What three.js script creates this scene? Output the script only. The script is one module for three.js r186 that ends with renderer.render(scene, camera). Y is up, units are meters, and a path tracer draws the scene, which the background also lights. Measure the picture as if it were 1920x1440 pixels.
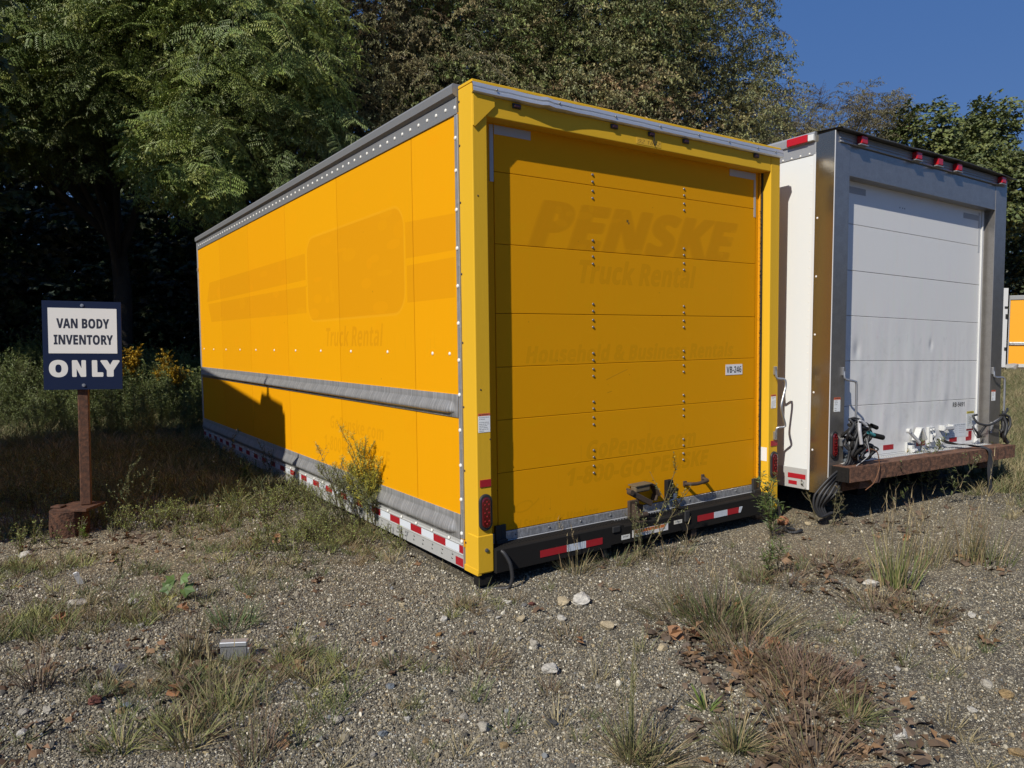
import * as THREE from 'three';
import { RoundedBoxGeometry } from 'three/addons/geometries/RoundedBoxGeometry.js';
import { mergeGeometries } from 'three/addons/utils/BufferGeometryUtils.js';
import { ImprovedNoise } from 'three/addons/math/ImprovedNoise.js';

// ---------------------------------------------------------------- camera, sky, sun, exposure
const R = THREE.MathUtils.degToRad;
const scene = new THREE.Scene();
const camera = new THREE.PerspectiveCamera(55.71, 4 / 3, 0.05, 600);
const EYE = 1.37;
camera.position.set(0, EYE, 0);
camera.rotation.set(R(-3.5), 0, 0);
const SUN = new THREE.Vector3(-0.434, 0.637, 0.637).normalize();
const sun = new THREE.DirectionalLight(new THREE.Color(1.0, 0.95, 0.86), 5.0);
sun.position.copy(SUN).multiplyScalar(60);
sun.castShadow = true;
sun.shadow.radius = 1;
sun.shadow.mapSize.set(4096, 4096);
Object.assign(sun.shadow.camera, { left: -30, right: 30, top: 30, bottom: -30, near: 1, far: 140 });
scene.add(sun, sun.target);
{
  const W = 512, H = 256, data = new Float32Array(W * H * 4);
  for (let j = 0; j < H; j++) for (let i = 0; i < W; i++) {
    const lat = ((j + 0.5) / H - 0.5) * Math.PI, lon = ((i + 0.5) / W - 0.5) * 2 * Math.PI;
    const d = new THREE.Vector3(Math.cos(lat) * Math.cos(lon), Math.sin(lat), Math.cos(lat) * Math.sin(lon));
    const o = (j * W + i) * 4;
    let r, g, b;
    if (d.y >= 0) {
      const a = Math.exp(-d.y * 4.2), z = 1 - a;
      r = 0.040 * z + 0.17 * a; g = 0.110 * z + 0.275 * a; b = 0.335 * z + 0.53 * a;
      const k = 1 + 1.6 * Math.exp(-d.angleTo(SUN) / 0.2);
      r *= k * 0.95; g *= k * 1.04; b *= k;
    } else { r = 0.10; g = 0.095; b = 0.085; }
    data[o] = r; data[o + 1] = g; data[o + 2] = b; data[o + 3] = 1;
  }
  const t = new THREE.DataTexture(data, W, H, THREE.RGBAFormat, THREE.FloatType);
  t.mapping = THREE.EquirectangularReflectionMapping;
  t.magFilter = t.minFilter = THREE.LinearFilter; t.wrapS = THREE.RepeatWrapping; t.needsUpdate = true;
  scene.background = t; scene.environment = t;
}
const renderer = new THREE.WebGLRenderer({ antialias: true });
renderer.toneMapping = THREE.LinearToneMapping;
renderer.toneMappingExposure = 1.05;
renderer.shadowMap.enabled = true;

// ---------------------------------------------------------------- helpers
let seedState = 20240917;
function rnd() { seedState = (seedState + 0x6d2b79f5) | 0; let t = Math.imul(seedState ^ (seedState >>> 15), 1 | seedState); t = (t + Math.imul(t ^ (t >>> 7), 61 | t)) ^ t; return ((t ^ (t >>> 14)) >>> 0) / 4294967296; }
const reseed = (s) => { seedState = s | 0; };
const rr = (a, b) => a + (b - a) * rnd();
const gauss = () => (rnd() + rnd() + rnd() + rnd() - 2) * 1.0;
const V = (x, y, z) => new THREE.Vector3(x, y, z);
const clamp = THREE.MathUtils.clamp, lerp = THREE.MathUtils.lerp, sstep = THREE.MathUtils.smoothstep;
const perlin = new ImprovedNoise();
const noise = (x, y = 0, z = 0) => perlin.noise(x + 31.7, y + 17.3, z + 5.1);
const fbm = (x, y, z = 0, o = 4) => { let s = 0, a = 0.5, f = 1; for (let i = 0; i < o; i++) { s += a * noise(x * f, y * f, z * f); a *= 0.5; f *= 2.03; } return s; };
const used = new Map();
function numbered(name) { const n = used.get(name) ?? 0; used.set(name, n + 1); return n ? name + '_' + String(n).padStart(3, '0') : name; }
function shade(o) { o.castShadow = o.receiveShadow = true; return o; }
function tag(o, label, category, group, kind) {
  o.userData.label = label; if (category) o.userData.category = category;
  if (group) o.userData.group = group; if (kind) o.userData.kind = kind;
  return o;
}
function thing(name, label, category, pos = [0, 0, 0], turn = 0, group) {
  const o = new THREE.Group(); o.name = numbered(name); o.position.set(...pos); o.rotation.y = turn; scene.add(o);
  return tag(o, label, category, group);
}
function part(parent, name, geo, mat, label) {
  const m = shade(new THREE.Mesh(geo, mat)); m.name = name; parent.add(m); if (label) m.userData.label = label; return m;
}
function single(name, geo, mat, label, category, group) { const m = shade(new THREE.Mesh(geo, mat)); m.name = numbered(name); scene.add(m); return tag(m, label, category, group); }
function struct(name, geo, mat) { const m = shade(new THREE.Mesh(geo, mat)); m.name = name; m.userData.kind = 'structure'; scene.add(m); return m; }
const clean = (g) => { const h = g.index ? g.toNonIndexed() : g; for (const k of Object.keys(h.attributes)) if (!['position', 'normal', 'uv', 'color'].includes(k)) h.deleteAttribute(k); return h; };
function merge(list) {
  const gs = list.map(clean), col = gs.some((g) => g.attributes.color);
  for (const g of gs) {
    if (!g.attributes.uv) g.setAttribute('uv', new THREE.BufferAttribute(new Float32Array(g.attributes.position.count * 2), 2));
    if (col && !g.attributes.color) g.setAttribute('color', new THREE.BufferAttribute(new Float32Array(g.attributes.position.count * 3).fill(1), 3));
  }
  return gs.length === 1 ? gs[0] : mergeGeometries(gs);
}
// a box between two corners, edges rounded by r
function bx(x0, x1, y0, y1, z0, z1, r = 0) {
  const w = x1 - x0, h = y1 - y0, d = z1 - z0, m = Math.min(w, h, d);
  const g = r ? new RoundedBoxGeometry(w, h, d, 2, Math.min(r, m * 0.49)) : new THREE.BoxGeometry(w, h, d);
  return g.translate((x0 + x1) / 2, (y0 + y1) / 2, (z0 + z1) / 2);
}
const AX = { x: 0, y: 1, z: 2 };
// planar uv: u along axis a from a0 to a1, v along axis b from b0 to b1
function plan(g, a, a0, a1, b, b0, b1) {
  const p = g.attributes.position, uv = new Float32Array(p.count * 2), i = AX[a], j = AX[b];
  for (let k = 0; k < p.count; k++) { uv[2 * k] = (p.getComponent(k, i) - a0) / (a1 - a0); uv[2 * k + 1] = (p.getComponent(k, j) - b0) / (b1 - b0); }
  g.setAttribute('uv', new THREE.BufferAttribute(uv, 2)); return g;
}
// box-projected uv in metres times s
function cubeUV(g, s = 1) {
  const h = g.index ? g.toNonIndexed() : g; const p = h.attributes.position, n = h.attributes.normal, uv = new Float32Array(p.count * 2);
  for (let k = 0; k < p.count; k++) {
    const ax = Math.abs(n.getX(k)), ay = Math.abs(n.getY(k)), az = Math.abs(n.getZ(k));
    let u, v; if (ax >= ay && ax >= az) { u = p.getZ(k); v = p.getY(k); } else if (az >= ay) { u = p.getX(k); v = p.getY(k); } else { u = p.getX(k); v = p.getZ(k); }
    uv[2 * k] = u * s; uv[2 * k + 1] = v * s;
  }
  h.setAttribute('uv', new THREE.BufferAttribute(uv, 2)); return h;
}
function tube(points, r, rs = 8, seg = 0, closed = false) { return new THREE.TubeGeometry(new THREE.CatmullRomCurve3(points.map((p) => (p.isVector3 ? p : V(...p))), closed, 'catmullrom', 0.35), seg || points.length * 6, r, rs, closed); }
function taper(pts, r0, r1, rs = 6, seg = 0, pw = 1) {
  const c = new THREE.CatmullRomCurve3(pts.map((p) => (p.isVector3 ? p : V(...p)))), n = seg || Math.max(3, (pts.length - 1) * 3);
  const g = new THREE.TubeGeometry(c, n, 1, rs, false), p = g.attributes.position, q = new THREE.Vector3();
  for (let i = 0; i <= n; i++) { c.getPointAt(i / n, q); const r = lerp(r0, r1, Math.pow(i / n, pw)); for (let j = 0; j <= rs; j++) { const k = i * (rs + 1) + j; p.setXYZ(k, q.x + (p.getX(k) - q.x) * r, q.y + (p.getY(k) - q.y) * r, q.z + (p.getZ(k) - q.z) * r); } }
  return g;
}
function cyl(x, y, z, r, h, axis = 'y', seg = 10, r2 = r) {
  const g = new THREE.CylinderGeometry(r2, r, h, seg);
  if (axis === 'z') g.rotateX(Math.PI / 2); if (axis === 'x') g.rotateZ(-Math.PI / 2);
  return g.translate(x, y, z);
}
function dome(x, y, z, r, axis, h = 0.6) {       // a rivet head, flat side at the given point, bulging along the axis
  const g = new THREE.SphereGeometry(r, 8, 4, 0, Math.PI * 2, 0, Math.PI / 2).scale(1, h, 1);
  if (axis === '-x') g.rotateZ(Math.PI / 2); if (axis === 'z') g.rotateX(Math.PI / 2); if (axis === 'x') g.rotateZ(-Math.PI / 2);
  return g.translate(x, y, z);
}
function prism(pts, z0, z1, bevel = 0) {          // outline in x,y pushed along z
  const s = new THREE.Shape(pts.map((p) => new THREE.Vector2(...p)));
  const g = new THREE.ExtrudeGeometry(s, { depth: z1 - z0 - 2 * bevel, bevelEnabled: bevel > 0, bevelSize: bevel, bevelThickness: bevel, bevelSegments: 1, steps: 1 });
  return g.translate(0, 0, z0 + bevel);
}
function tinted(g, fn) {   // vertex colours
  const h = g.index ? g.toNonIndexed() : g, p = h.attributes.position, c = new Float32Array(p.count * 3), v = new THREE.Vector3();
  for (let i = 0; i < p.count; i++) { const k = fn(v.fromBufferAttribute(p, i), i); c[3 * i] = k[0]; c[3 * i + 1] = k[1]; c[3 * i + 2] = k[2]; }
  h.setAttribute('color', new THREE.BufferAttribute(c, 3)); return h;
}
const flat = (g, c) => tinted(g, () => c);
// textures
const SRGB = (x) => (x <= 0.0031308 ? 12.92 * x : 1.055 * Math.pow(x, 1 / 2.4) - 0.055);
function dtex(w, h, fn, srgb = true, wrap = true) {    // fn(u, v) -> linear [r,g,b]
  const d = new Uint8Array(w * h * 4);
  for (let j = 0; j < h; j++) for (let i = 0; i < w; i++) { const c = fn(i / w, j / h, i, j), o = (j * w + i) * 4; for (let k = 0; k < 3; k++) d[o + k] = clamp(Math.round(255 * (srgb ? SRGB(Math.max(0, c[k])) : c[k])), 0, 255); d[o + 3] = 255; }
  const t = new THREE.DataTexture(d, w, h, THREE.RGBAFormat); if (srgb) t.colorSpace = THREE.SRGBColorSpace;
  t.magFilter = THREE.LinearFilter; t.minFilter = THREE.LinearMipmapLinearFilter; t.generateMipmaps = true; if (wrap) t.wrapS = t.wrapT = THREE.RepeatWrapping; t.needsUpdate = true; return t;
}
function ctex(w, h, draw) { const c = document.createElement('canvas'); c.width = w; c.height = h; const g = c.getContext('2d'); draw(g, w, h); const t = new THREE.CanvasTexture(c); t.colorSpace = THREE.SRGBColorSpace; t.magFilter = THREE.LinearFilter; return t; }
const css = (c, a = 1) => 'rgba(' + c.map((x) => Math.round(255 * SRGB(x))).join(',') + ',' + a + ')';
// text set into a box on a canvas: condensed or widened to fit, leaning by `lean`
function words(g, text, x, y, w, h, lean = 0, font = 'bold', fam = 'sans-serif') {
  g.save(); g.font = font + ' 100px ' + fam; g.textBaseline = 'alphabetic'; g.textAlign = 'left';
  const m = g.measureText(text).width, cap = 73;
  g.transform(1, 0, -lean, 1, x, y + h); g.scale(w / m, h / cap); g.fillText(text, 0, 0); if (words.weight) { g.strokeStyle = g.fillStyle; g.lineJoin = 'round'; g.lineWidth = words.weight; g.strokeText(text, 0, 0); } g.restore();
}
const paint = (o) => new THREE.MeshPhysicalMaterial({ specularIntensity: 0.18, ...o });
const M = (color, roughness = 0.6, metalness = 0, extra = {}) => new THREE.MeshStandardMaterial({ color: Array.isArray(color) ? new THREE.Color().setRGB(...color) : color, roughness, metalness, ...extra });
// ---------------------------------------------------------------- ground
function hgt(x, z) {
  const d = -z;
  let y = 0.028 + 0.05 * fbm(x * 0.5, z * 0.5, 0, 3) + 0.018 * fbm(x * 2.3, z * 2.3, 3, 3);
  y += 0.035 * sstep(x, 0.5, 3) * sstep(d, 4, 7);
  y += 0.30 * sstep(d, 7, 30) * sstep(x, 3, 12);
  y += 0.40 * sstep(d, 9.8, 15.5) * sstep(-x, 1.5, 5.5);
  y += 0.5 * fbm(x * 0.03, z * 0.03, 9, 2) * sstep(Math.hypot(x, z), 20, 80);
  return y;
}
// a pixel of the 1920 x 1440 photograph as a point of the ground
const FPX = 1362.4, STOOD = new THREE.Vector3(0, EYE, 0), FACING = new THREE.Quaternion().setFromEuler(new THREE.Euler(R(-3.5), 0, 0));
function pxRay(px, py) { return V((px - 960) / FPX, (720 - py) / FPX, -1).applyQuaternion(FACING); }
function pxg(px, py) {
  const d = pxRay(px, py); let k = EYE / -d.y;
  for (let i = 0; i < 12; i++) k = (hgt(d.x * k, d.z * k) - EYE) / d.y;
  return V(d.x * k, EYE + d.y * k, d.z * k);
}
const onG = (x, z, lift = 0) => V(x, hgt(x, z) + lift, z);
// how grassy a spot is, 0 gravel to 1 grass
function grassy(x, z) {
  const n = fbm(x * 0.6, z * 0.6, 2, 3);
  const d = -z;
  const right = sstep(x - (3.9 + 0.02 * (d - 6)), -0.6, 0.9) * sstep(d, 4.6, 6.6);
  const left = sstep(-x - 0.35 * d + 1.1 + n * 1.2, 0.1, 1.4) * sstep(d, 5.2, 6.6);
  const back = sstep(d + n * 2, 11, 14);
  return clamp(Math.max(right, left, back) + n * 0.25, 0, 1);
}
// packed fines with few loose stones on top, most of them towards the right
const packed = (x, z) => sstep(fbm(x * 0.55, z * 0.55, 21, 3) + 0.22 * sstep(x, 0.6, 2.4) - 0.05, 0.0, 0.22);
const gravelMap = (() => {
  reseed(11);
  const W = 1024, C = 128, cells = [];
  const tones = [[0.161, 0.139, 0.099], [0.129, 0.112, 0.079], [0.096, 0.084, 0.063], [0.206, 0.176, 0.121], [0.321, 0.285, 0.205], [0.167, 0.127, 0.077], [0.071, 0.064, 0.050], [0.142, 0.127, 0.106], [0.463, 0.425, 0.325]];
  for (let i = 0; i < C * C; i++) { const t = tones[Math.floor(Math.pow(rnd(), 1.25) * tones.length)], k = rr(0.75, 1.25); cells.push([rnd(), rnd(), t.map((v) => v * k), rr(0.75, 1.3)]); }
  const bump = new Float32Array(W * W);
  const map = dtex(W, W, (u, v, i, j) => {
    const x = u * C, y = v * C, cx = Math.floor(x), cy = Math.floor(y); let b1 = 9, b2 = 9, best;
    for (let dy = -1; dy <= 1; dy++) for (let dx = -1; dx <= 1; dx++) {
      const q = cells[((cy + dy + C) % C) * C + ((cx + dx + C) % C)], d = Math.hypot(cx + dx + q[0] - x, cy + dy + q[1] - y) * q[3];
      if (d < b1) { b2 = b1; b1 = d; best = q; } else if (d < b2) b2 = d;
    }
    const e = sstep(b2 - b1, 0.0, 0.28); bump[j * W + i] = e * (0.5 + 0.5 * best[3]) ;
    const gr = 1 + 0.18 * noise(u * 500, v * 500), dirt = [0.085, 0.072, 0.054];
    return best[2].map((c, k) => lerp(dirt[k], c, e) * gr);
  });
  const bm = dtex(W, W, (u, v, i, j) => { const b = bump[j * W + i]; return [b, b, b]; }, false);
  return { map, bm };
})();
{
  const nx = 300, nz = 300, pos = [], uv = [], col = [], idx = [];
  const fx = (t) => { const s = t * 2 - 1; return Math.sign(s) * (Math.pow(Math.abs(s), 2.6) * 190 + Math.abs(s) * 9); };
  for (let j = 0; j <= nz; j++) for (let i = 0; i <= nx; i++) {
    const x = fx(i / nx), z = -5 + fx(j / nz), g = grassy(x, z), far = sstep(Math.hypot(x, z), 12, 30);
    pos.push(x, hgt(x, z), z); uv.push(x / 1.1, z / 1.1);
    const m = 0.95 + 0.5 * fbm(x * 1.3, z * 1.3, 5, 3) + 0.55 * packed(x, z);
    const gc = [0.55 * m, 0.52 * m, 0.36 * m];
    const pk = packed(x, z); col.push(lerp(m, gc[0], g), lerp(m * (0.985 - 0.03 * pk), gc[1], g), lerp(m * (0.95 - 0.10 * pk), gc[2], g));
  }
  for (let j = 0; j < nz; j++) for (let i = 0; i < nx; i++) { const a = j * (nx + 1) + i, b = a + 1, c = a + nx + 1, d = c + 1; idx.push(a, c, b, b, c, d); }
  const g = new THREE.BufferGeometry();
  g.setAttribute('position', new THREE.Float32BufferAttribute(pos, 3)); g.setAttribute('uv', new THREE.Float32BufferAttribute(uv, 2)); g.setAttribute('color', new THREE.Float32BufferAttribute(col, 3)); g.setIndex(idx); g.computeVertexNormals();
  struct('ground', g, new THREE.MeshStandardMaterial({ map: gravelMap.map, bumpMap: gravelMap.bm, bumpScale: 0.007, roughness: 0.95, vertexColors: true }));
}
// ---------------------------------------------------------------- shared paints and metals
const YO = [0.715, 0.318, 0.002], YP = [0.66, 0.385, 0.024], YD = [0.65, 0.285, 0.002];
const streak = dtex(256, 256, (u, v, i, j) => { const a = 0.62 + 0.5 * noise(i * 0.21, 0.4, j * 0.012) + 0.28 * noise(i * 0.9, 3, j * 0.03) + 0.15 * fbm(u * 6, v * 6, 1); return [a, a, a]; }, false);
const streakCol = dtex(512, 128, (u, v, i, j) => { const a = 0.43 + 0.17 * noise(i * 0.35, 0.4, j * 0.012) + 0.15 * noise(i * 0.9, 3, j * 0.03) + 0.14 * fbm(u * 5, v * 5, 1); return [a, a, a * 0.985]; });
const fine = dtex(256, 256, (u, v, i, j) => { const a = 0.6 + 0.5 * fbm(i * 0.03, j * 0.03, 4, 4) + 0.15 * (rnd() - 0.5); return [a, a, a]; }, false);
const galvMap = dtex(256, 256, (u, v, i, j) => { const a = 0.50 + 0.09 * fbm(i * 0.045, j * 0.045, 4, 3) + 0.05 * noise(i * 0.23, j * 0.23, 2); return [a, a * 1.01, a * 1.03]; });
const mats = {
  post: paint({ color: new THREE.Color().setRGB(...YP), roughness: 0.5, bumpMap: fine, bumpScale: 0.0004 }),
  alu: new THREE.MeshStandardMaterial({ map: streakCol, metalness: 0.6, roughness: 0.42 }),
  aluRail: new THREE.MeshStandardMaterial({ color: new THREE.Color().setRGB(0.50, 0.50, 0.48), metalness: 0.35, roughness: 0.55, bumpMap: streak, bumpScale: 0.0004 }),
  railDark: M([0.27, 0.275, 0.275], 0.5, 0.45, { bumpMap: fine, bumpScale: 0.001 }),
  cap: M([0.55, 0.56, 0.57], 0.42, 0.6, { bumpMap: fine, bumpScale: 0.0015 }),
  rivet: M([0.72, 0.70, 0.64], 0.4),
  bolt: M([0.22, 0.22, 0.21], 0.4, 0.7),
  black: M([0.018, 0.018, 0.018], 0.7, 0, { bumpMap: fine, bumpScale: 0.001 }),
  blackPaint: paint({ color: new THREE.Color().setRGB(0.016, 0.015, 0.014), roughness: 0.7, bumpMap: fine, bumpScale: 0.0015 }),
  rubber: M([0.022, 0.022, 0.023], 0.55),
  tapeRed: M([0.34, 0.012, 0.02], 0.35), tapeWhite: M([0.62, 0.66, 0.70], 0.35),
  tapeGrey: M([0.36, 0.36, 0.36], 0.55),
  lens: new THREE.MeshPhysicalMaterial({ color: new THREE.Color().setRGB(0.085, 0.004, 0.005), roughness: 0.12, clearcoat: 1, clearcoatRoughness: 0.05 }),
  lensBright: new THREE.MeshPhysicalMaterial({ color: new THREE.Color().setRGB(0.42, 0.008, 0.010), roughness: 0.2, clearcoat: 0.3 }),
  diode: M([0.30, 0.02, 0.02], 0.15),
  maroon: M([0.035, 0.008, 0.008], 0.35),
  led: M([0.75, 0.25, 0.2], 0.2, 0.3),
  steel: M([0.42, 0.42, 0.42], 0.35, 0.8), rustDark: M([0.055, 0.036, 0.024], 0.75, 0.1, { bumpMap: fine, bumpScale: 0.002 }),
  roof: M([0.5, 0.5, 0.5], 0.5, 0.4),
  wood: M([0.045, 0.036, 0.028], 0.9),
};
const tapeGrid = ctex(128, 64, (g, w, h) => { g.fillStyle = css([0.62, 0.66, 0.70]); g.fillRect(0, 0, w, h); g.strokeStyle = 'rgba(90,95,105,0.55)'; g.lineWidth = 2; for (let i = 8; i < w; i += 12) { g.beginPath(); g.moveTo(i, 0); g.lineTo(i, h); g.stroke(); } for (let i = 6; i < h; i += 12) { g.beginPath(); g.moveTo(0, i); g.lineTo(w, i); g.stroke(); } });
const tapeWhiteGrid = new THREE.MeshStandardMaterial({ map: tapeGrid, roughness: 0.4 });
const rivetsPart = (parent, list, mat = mats.rivet) => { const m = part(parent, 'rivet_row', merge(list), mat); m.userData.kind = 'stuff'; return m; };
// a half-round rub rail on the side wall x = 0, from z0 to z1
function rubRail(y0, y1, z0, z1, bulge, centre, half) {
  const prof = []; const N = 14;
  prof.push([0.003, y0], [-0.006, y0]);
  for (let i = 0; i <= N; i++) { const a = Math.PI * (i / N); const s = i / N; prof.push([-0.006 - bulge * Math.pow(Math.sin(Math.PI * Math.pow(s, 0.5)), 1.0), centre + half * (2 * s - 1)]); }
  prof.push([-0.006, y1], [0.003, y1]);
  const zs = [z0, z0 + 0.01, z0 + 0.05]; for (let i = 1; i < 16; i++) zs.push(lerp(z0 + 0.05, z1 - 0.13, i / 16)); zs.push(z1 - 0.13, z1 - 0.10, z1 - 0.07, z1 - 0.045, z1 - 0.03, z1);
  const pos = [], uv = [], idx = [], n = prof.length;
  zs.forEach((z, k) => { const e = Math.min(clamp((z1 - 0.028 - z) / 0.075, 0, 1), sstep(z - z0, 0, 0.04)); prof.forEach(([x, y], i) => {
    const inB = i >= 2 && i < n - 2, xx = inB ? -0.006 + (x + 0.006) * e : x, yy = inB ? centre + (y - centre) * lerp(0.7, 1, e) : y;
    pos.push(xx, yy, z); uv.push(z / 0.9, i / n * 0.35); }); });
  for (let k = 0; k < zs.length - 1; k++) for (let i = 0; i < n - 1; i++) { const a = k * n + i, b = a + 1, c = a + n, d = c + 1; idx.push(a, c, b, b, c, d); }
  const g = new THREE.BufferGeometry(); g.setAttribute('position', new THREE.Float32BufferAttribute(pos, 3)); g.setAttribute('uv', new THREE.Float32BufferAttribute(uv, 2)); g.setIndex(idx); g.computeVertexNormals();
  return g;
}
function oval(w, h, z0, z1, bevel) { const r = w / 2, s = new THREE.Shape(); s.absarc(0, h / 2 - r, r, 0, Math.PI); s.absarc(0, -h / 2 + r, r, Math.PI, 2 * Math.PI); const g = new THREE.ExtrudeGeometry(s, { depth: z1 - z0 - bevel, bevelEnabled: true, bevelSize: bevel, bevelOffset: -bevel, bevelThickness: bevel, bevelSegments: 2, curveSegments: 12 }); return g.translate(0, 0, z0); }
function tailLight(parent, cx, cy, z, label) {
  const b = part(parent, 'tail_light', oval(0.083, 0.2, 0, 0.012, 0.006).translate(cx, cy, z), mats.rubber, label);
  part(b, 'lens', oval(0.054, 0.168, 0, 0.012, 0.006).translate(cx, cy, z + 0.008), mats.lens);
  const l = []; for (const [dx, dy] of [[0, 0.06], [-0.013, 0.045], [0.013, 0.045], [0, 0.02], [-0.013, 0.0], [0.013, 0.0], [0, -0.02], [-0.013, -0.045], [0.013, -0.045], [0, -0.06]]) l.push(dome(cx + dx, cy + dy, z + 0.0195, 0.0055, 'z', 0.35));
  part(b, 'diode', merge(l), mats.diode);
}
function warn(g, w, h, head, lines, hs = 0.2) {
  g.fillStyle = '#e9e9e4'; g.fillRect(0, 0, w, h); g.fillStyle = '#c9603c'; g.fillRect(0, 0, w, h * hs); g.fillStyle = '#1a1a1a'; if (head) { g.beginPath(); g.moveTo(w * 0.1, h * hs * 0.8); g.lineTo(w * 0.16, h * hs * 0.2); g.lineTo(w * 0.22, h * hs * 0.8); g.fill(); words(g, head, w * 0.3, h * hs * 0.25, w * 0.58, h * hs * 0.5); }
  lines.forEach((t, i) => t && words(g, t, w * 0.08, h * (hs + 0.05) + i * (h * (0.95 - hs) / lines.length), w * Math.min(0.84, 0.055 * t.length), h * 0.5 * (0.9 - hs) / lines.length));
}
const label = (w, h, draw) => new THREE.MeshStandardMaterial({ map: ctex(w, h, draw), roughness: 0.55 });
const warnMat = label(160, 210, (g, w, h) => warn(g, w, h, 'WARNING', ['To avoid injury', 'or damage', '', 'To load vehicle', 'leave all the cars', 'and keep the', 'pins in place', 'the end of the', 'vehicle'], 0.14));
const plate = (x0, x1, y0, y1, z, t = 0.002) => plan(bx(x0, x1, y0, y1, z, z + t), 'x', x0, x1, 'y', y0, y1);
function grabBar(parent, pts, r = 0.009) {
  const g = part(parent, 'grab_handle', tube(pts, r, 8, 40), mats.steel);
  for (const p of [pts[0], pts[pts.length - 1]]) part(g, 'mount', bx(p[0] - 0.014, p[0] + 0.014, p[1] - 0.03, p[1] + 0.03, p[2] - 0.014, p[2] + 0.004, 0.003), mats.steel);
}

// ---------------------------------------------------------------- the yellow van body; local x along its rear, y up, z out of the rear
const LEN = 6.80, WID = 2.59;
const sideMap = ctex(2048, 720, (g, w, h) => {
  const X = (z) => (z + LEN) / (LEN - 0.13) * w, Y = (y) => (1 - (y - 0.1) / 2.4) * h;
  g.fillStyle = css(YO); g.fillRect(0, 0, w, h);
  reseed(5);
  for (let i = 0; i < 500; i++) { g.fillStyle = css(YO.map((c) => c * rr(0.93, 1.05)), 0.10); g.fillRect(rnd() * w, rnd() * h, rr(1, 6), rr(20, 300)); }
  g.fillStyle = css([0.63, 0.268, 0.003], 0.75);
  const poly = (...p) => { g.beginPath(); p.forEach(([z, y], i) => (i ? g.lineTo(X(z), Y(y)) : g.moveTo(X(z), Y(y)))); g.closePath(); g.fill(); };
  poly([-6.2, 2.01], [-2.66, 1.995], [-2.66, 1.78], [-6.37, 1.782]); poly([-6.32, 1.755], [-2.66, 1.728], [-2.66, 1.507], [-6.16, 1.53]);
  poly([-0.80, 1.99], [-0.19, 1.955], [-0.19, 1.757], [-0.80, 1.77]); poly([-0.79, 1.726], [-0.2, 1.72], [-0.2, 1.5], [-0.79, 1.5]);
  const rrect = (z0, z1, y0, y1, r) => { g.beginPath(); g.roundRect(X(z0), Y(y1), X(z1) - X(z0), Y(y0) - Y(y1), r * h / 2.4); };
  rrect(-2.62, -0.82, 1.435, 2.105, 0.15); g.fill(); g.strokeStyle = css([0.74, 0.34, 0.01], 0.6); g.lineWidth = 5; g.stroke();
  g.fillStyle = css([0.60, 0.255, 0.003], 0.7);
  const wt = (t, z0, z1, y0, y1, lean) => words(g, t, X(z0), Y(y1), X(z1) - X(z0), Y(y0) - Y(y1), lean);
  wt('Truck Rental', -2.24, -1.17, 1.232, 1.375, 0.2);
  g.fillStyle = css([0.60, 0.255, 0.003], 0.55);
  wt('GoPenske.com', -2.19, -1.18, 0.60, 0.70, 0.2); wt('1-800-GO-PENSKE', -2.34, -1.1, 0.425, 0.54, 0.2);
  for (let i = 0; i < 200; i++) { g.fillStyle = css(YO.map((c) => c * rr(0.97, 1.03)), 0.25); g.beginPath(); g.ellipse(rnd() * w, rnd() * h, rr(3, 40), rr(3, 20), 0, 0, 7); g.fill(); }
  for (let i = 0; i < 140; i++) { g.fillStyle = css([0.42, 0.20, 0.02], rr(0.04, 0.13)); const y = [0.97, 0.64, 0.50][i % 3]; g.fillRect(rnd() * w, h * (y + 0.01 * rnd()), rr(1, 3), rr(8, 50)); }
  for (let i = 0; i < 26; i++) { g.fillStyle = css([0.10, 0.05, 0.01], rr(0.2, 0.6)); g.beginPath(); g.arc(rnd() * w, rnd() * h, rr(0.6, 1.6), 0, 7); g.fill(); }
});
const sidePaints = [1, 0.965, 1.0].map((k, i) => paint({ map: sideMap, color: new THREE.Color(k, k * (1 + 0.015 * (i - 1)), 1), roughness: 0.62, bumpMap: fine, bumpScale: 0.0003 }));
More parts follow.
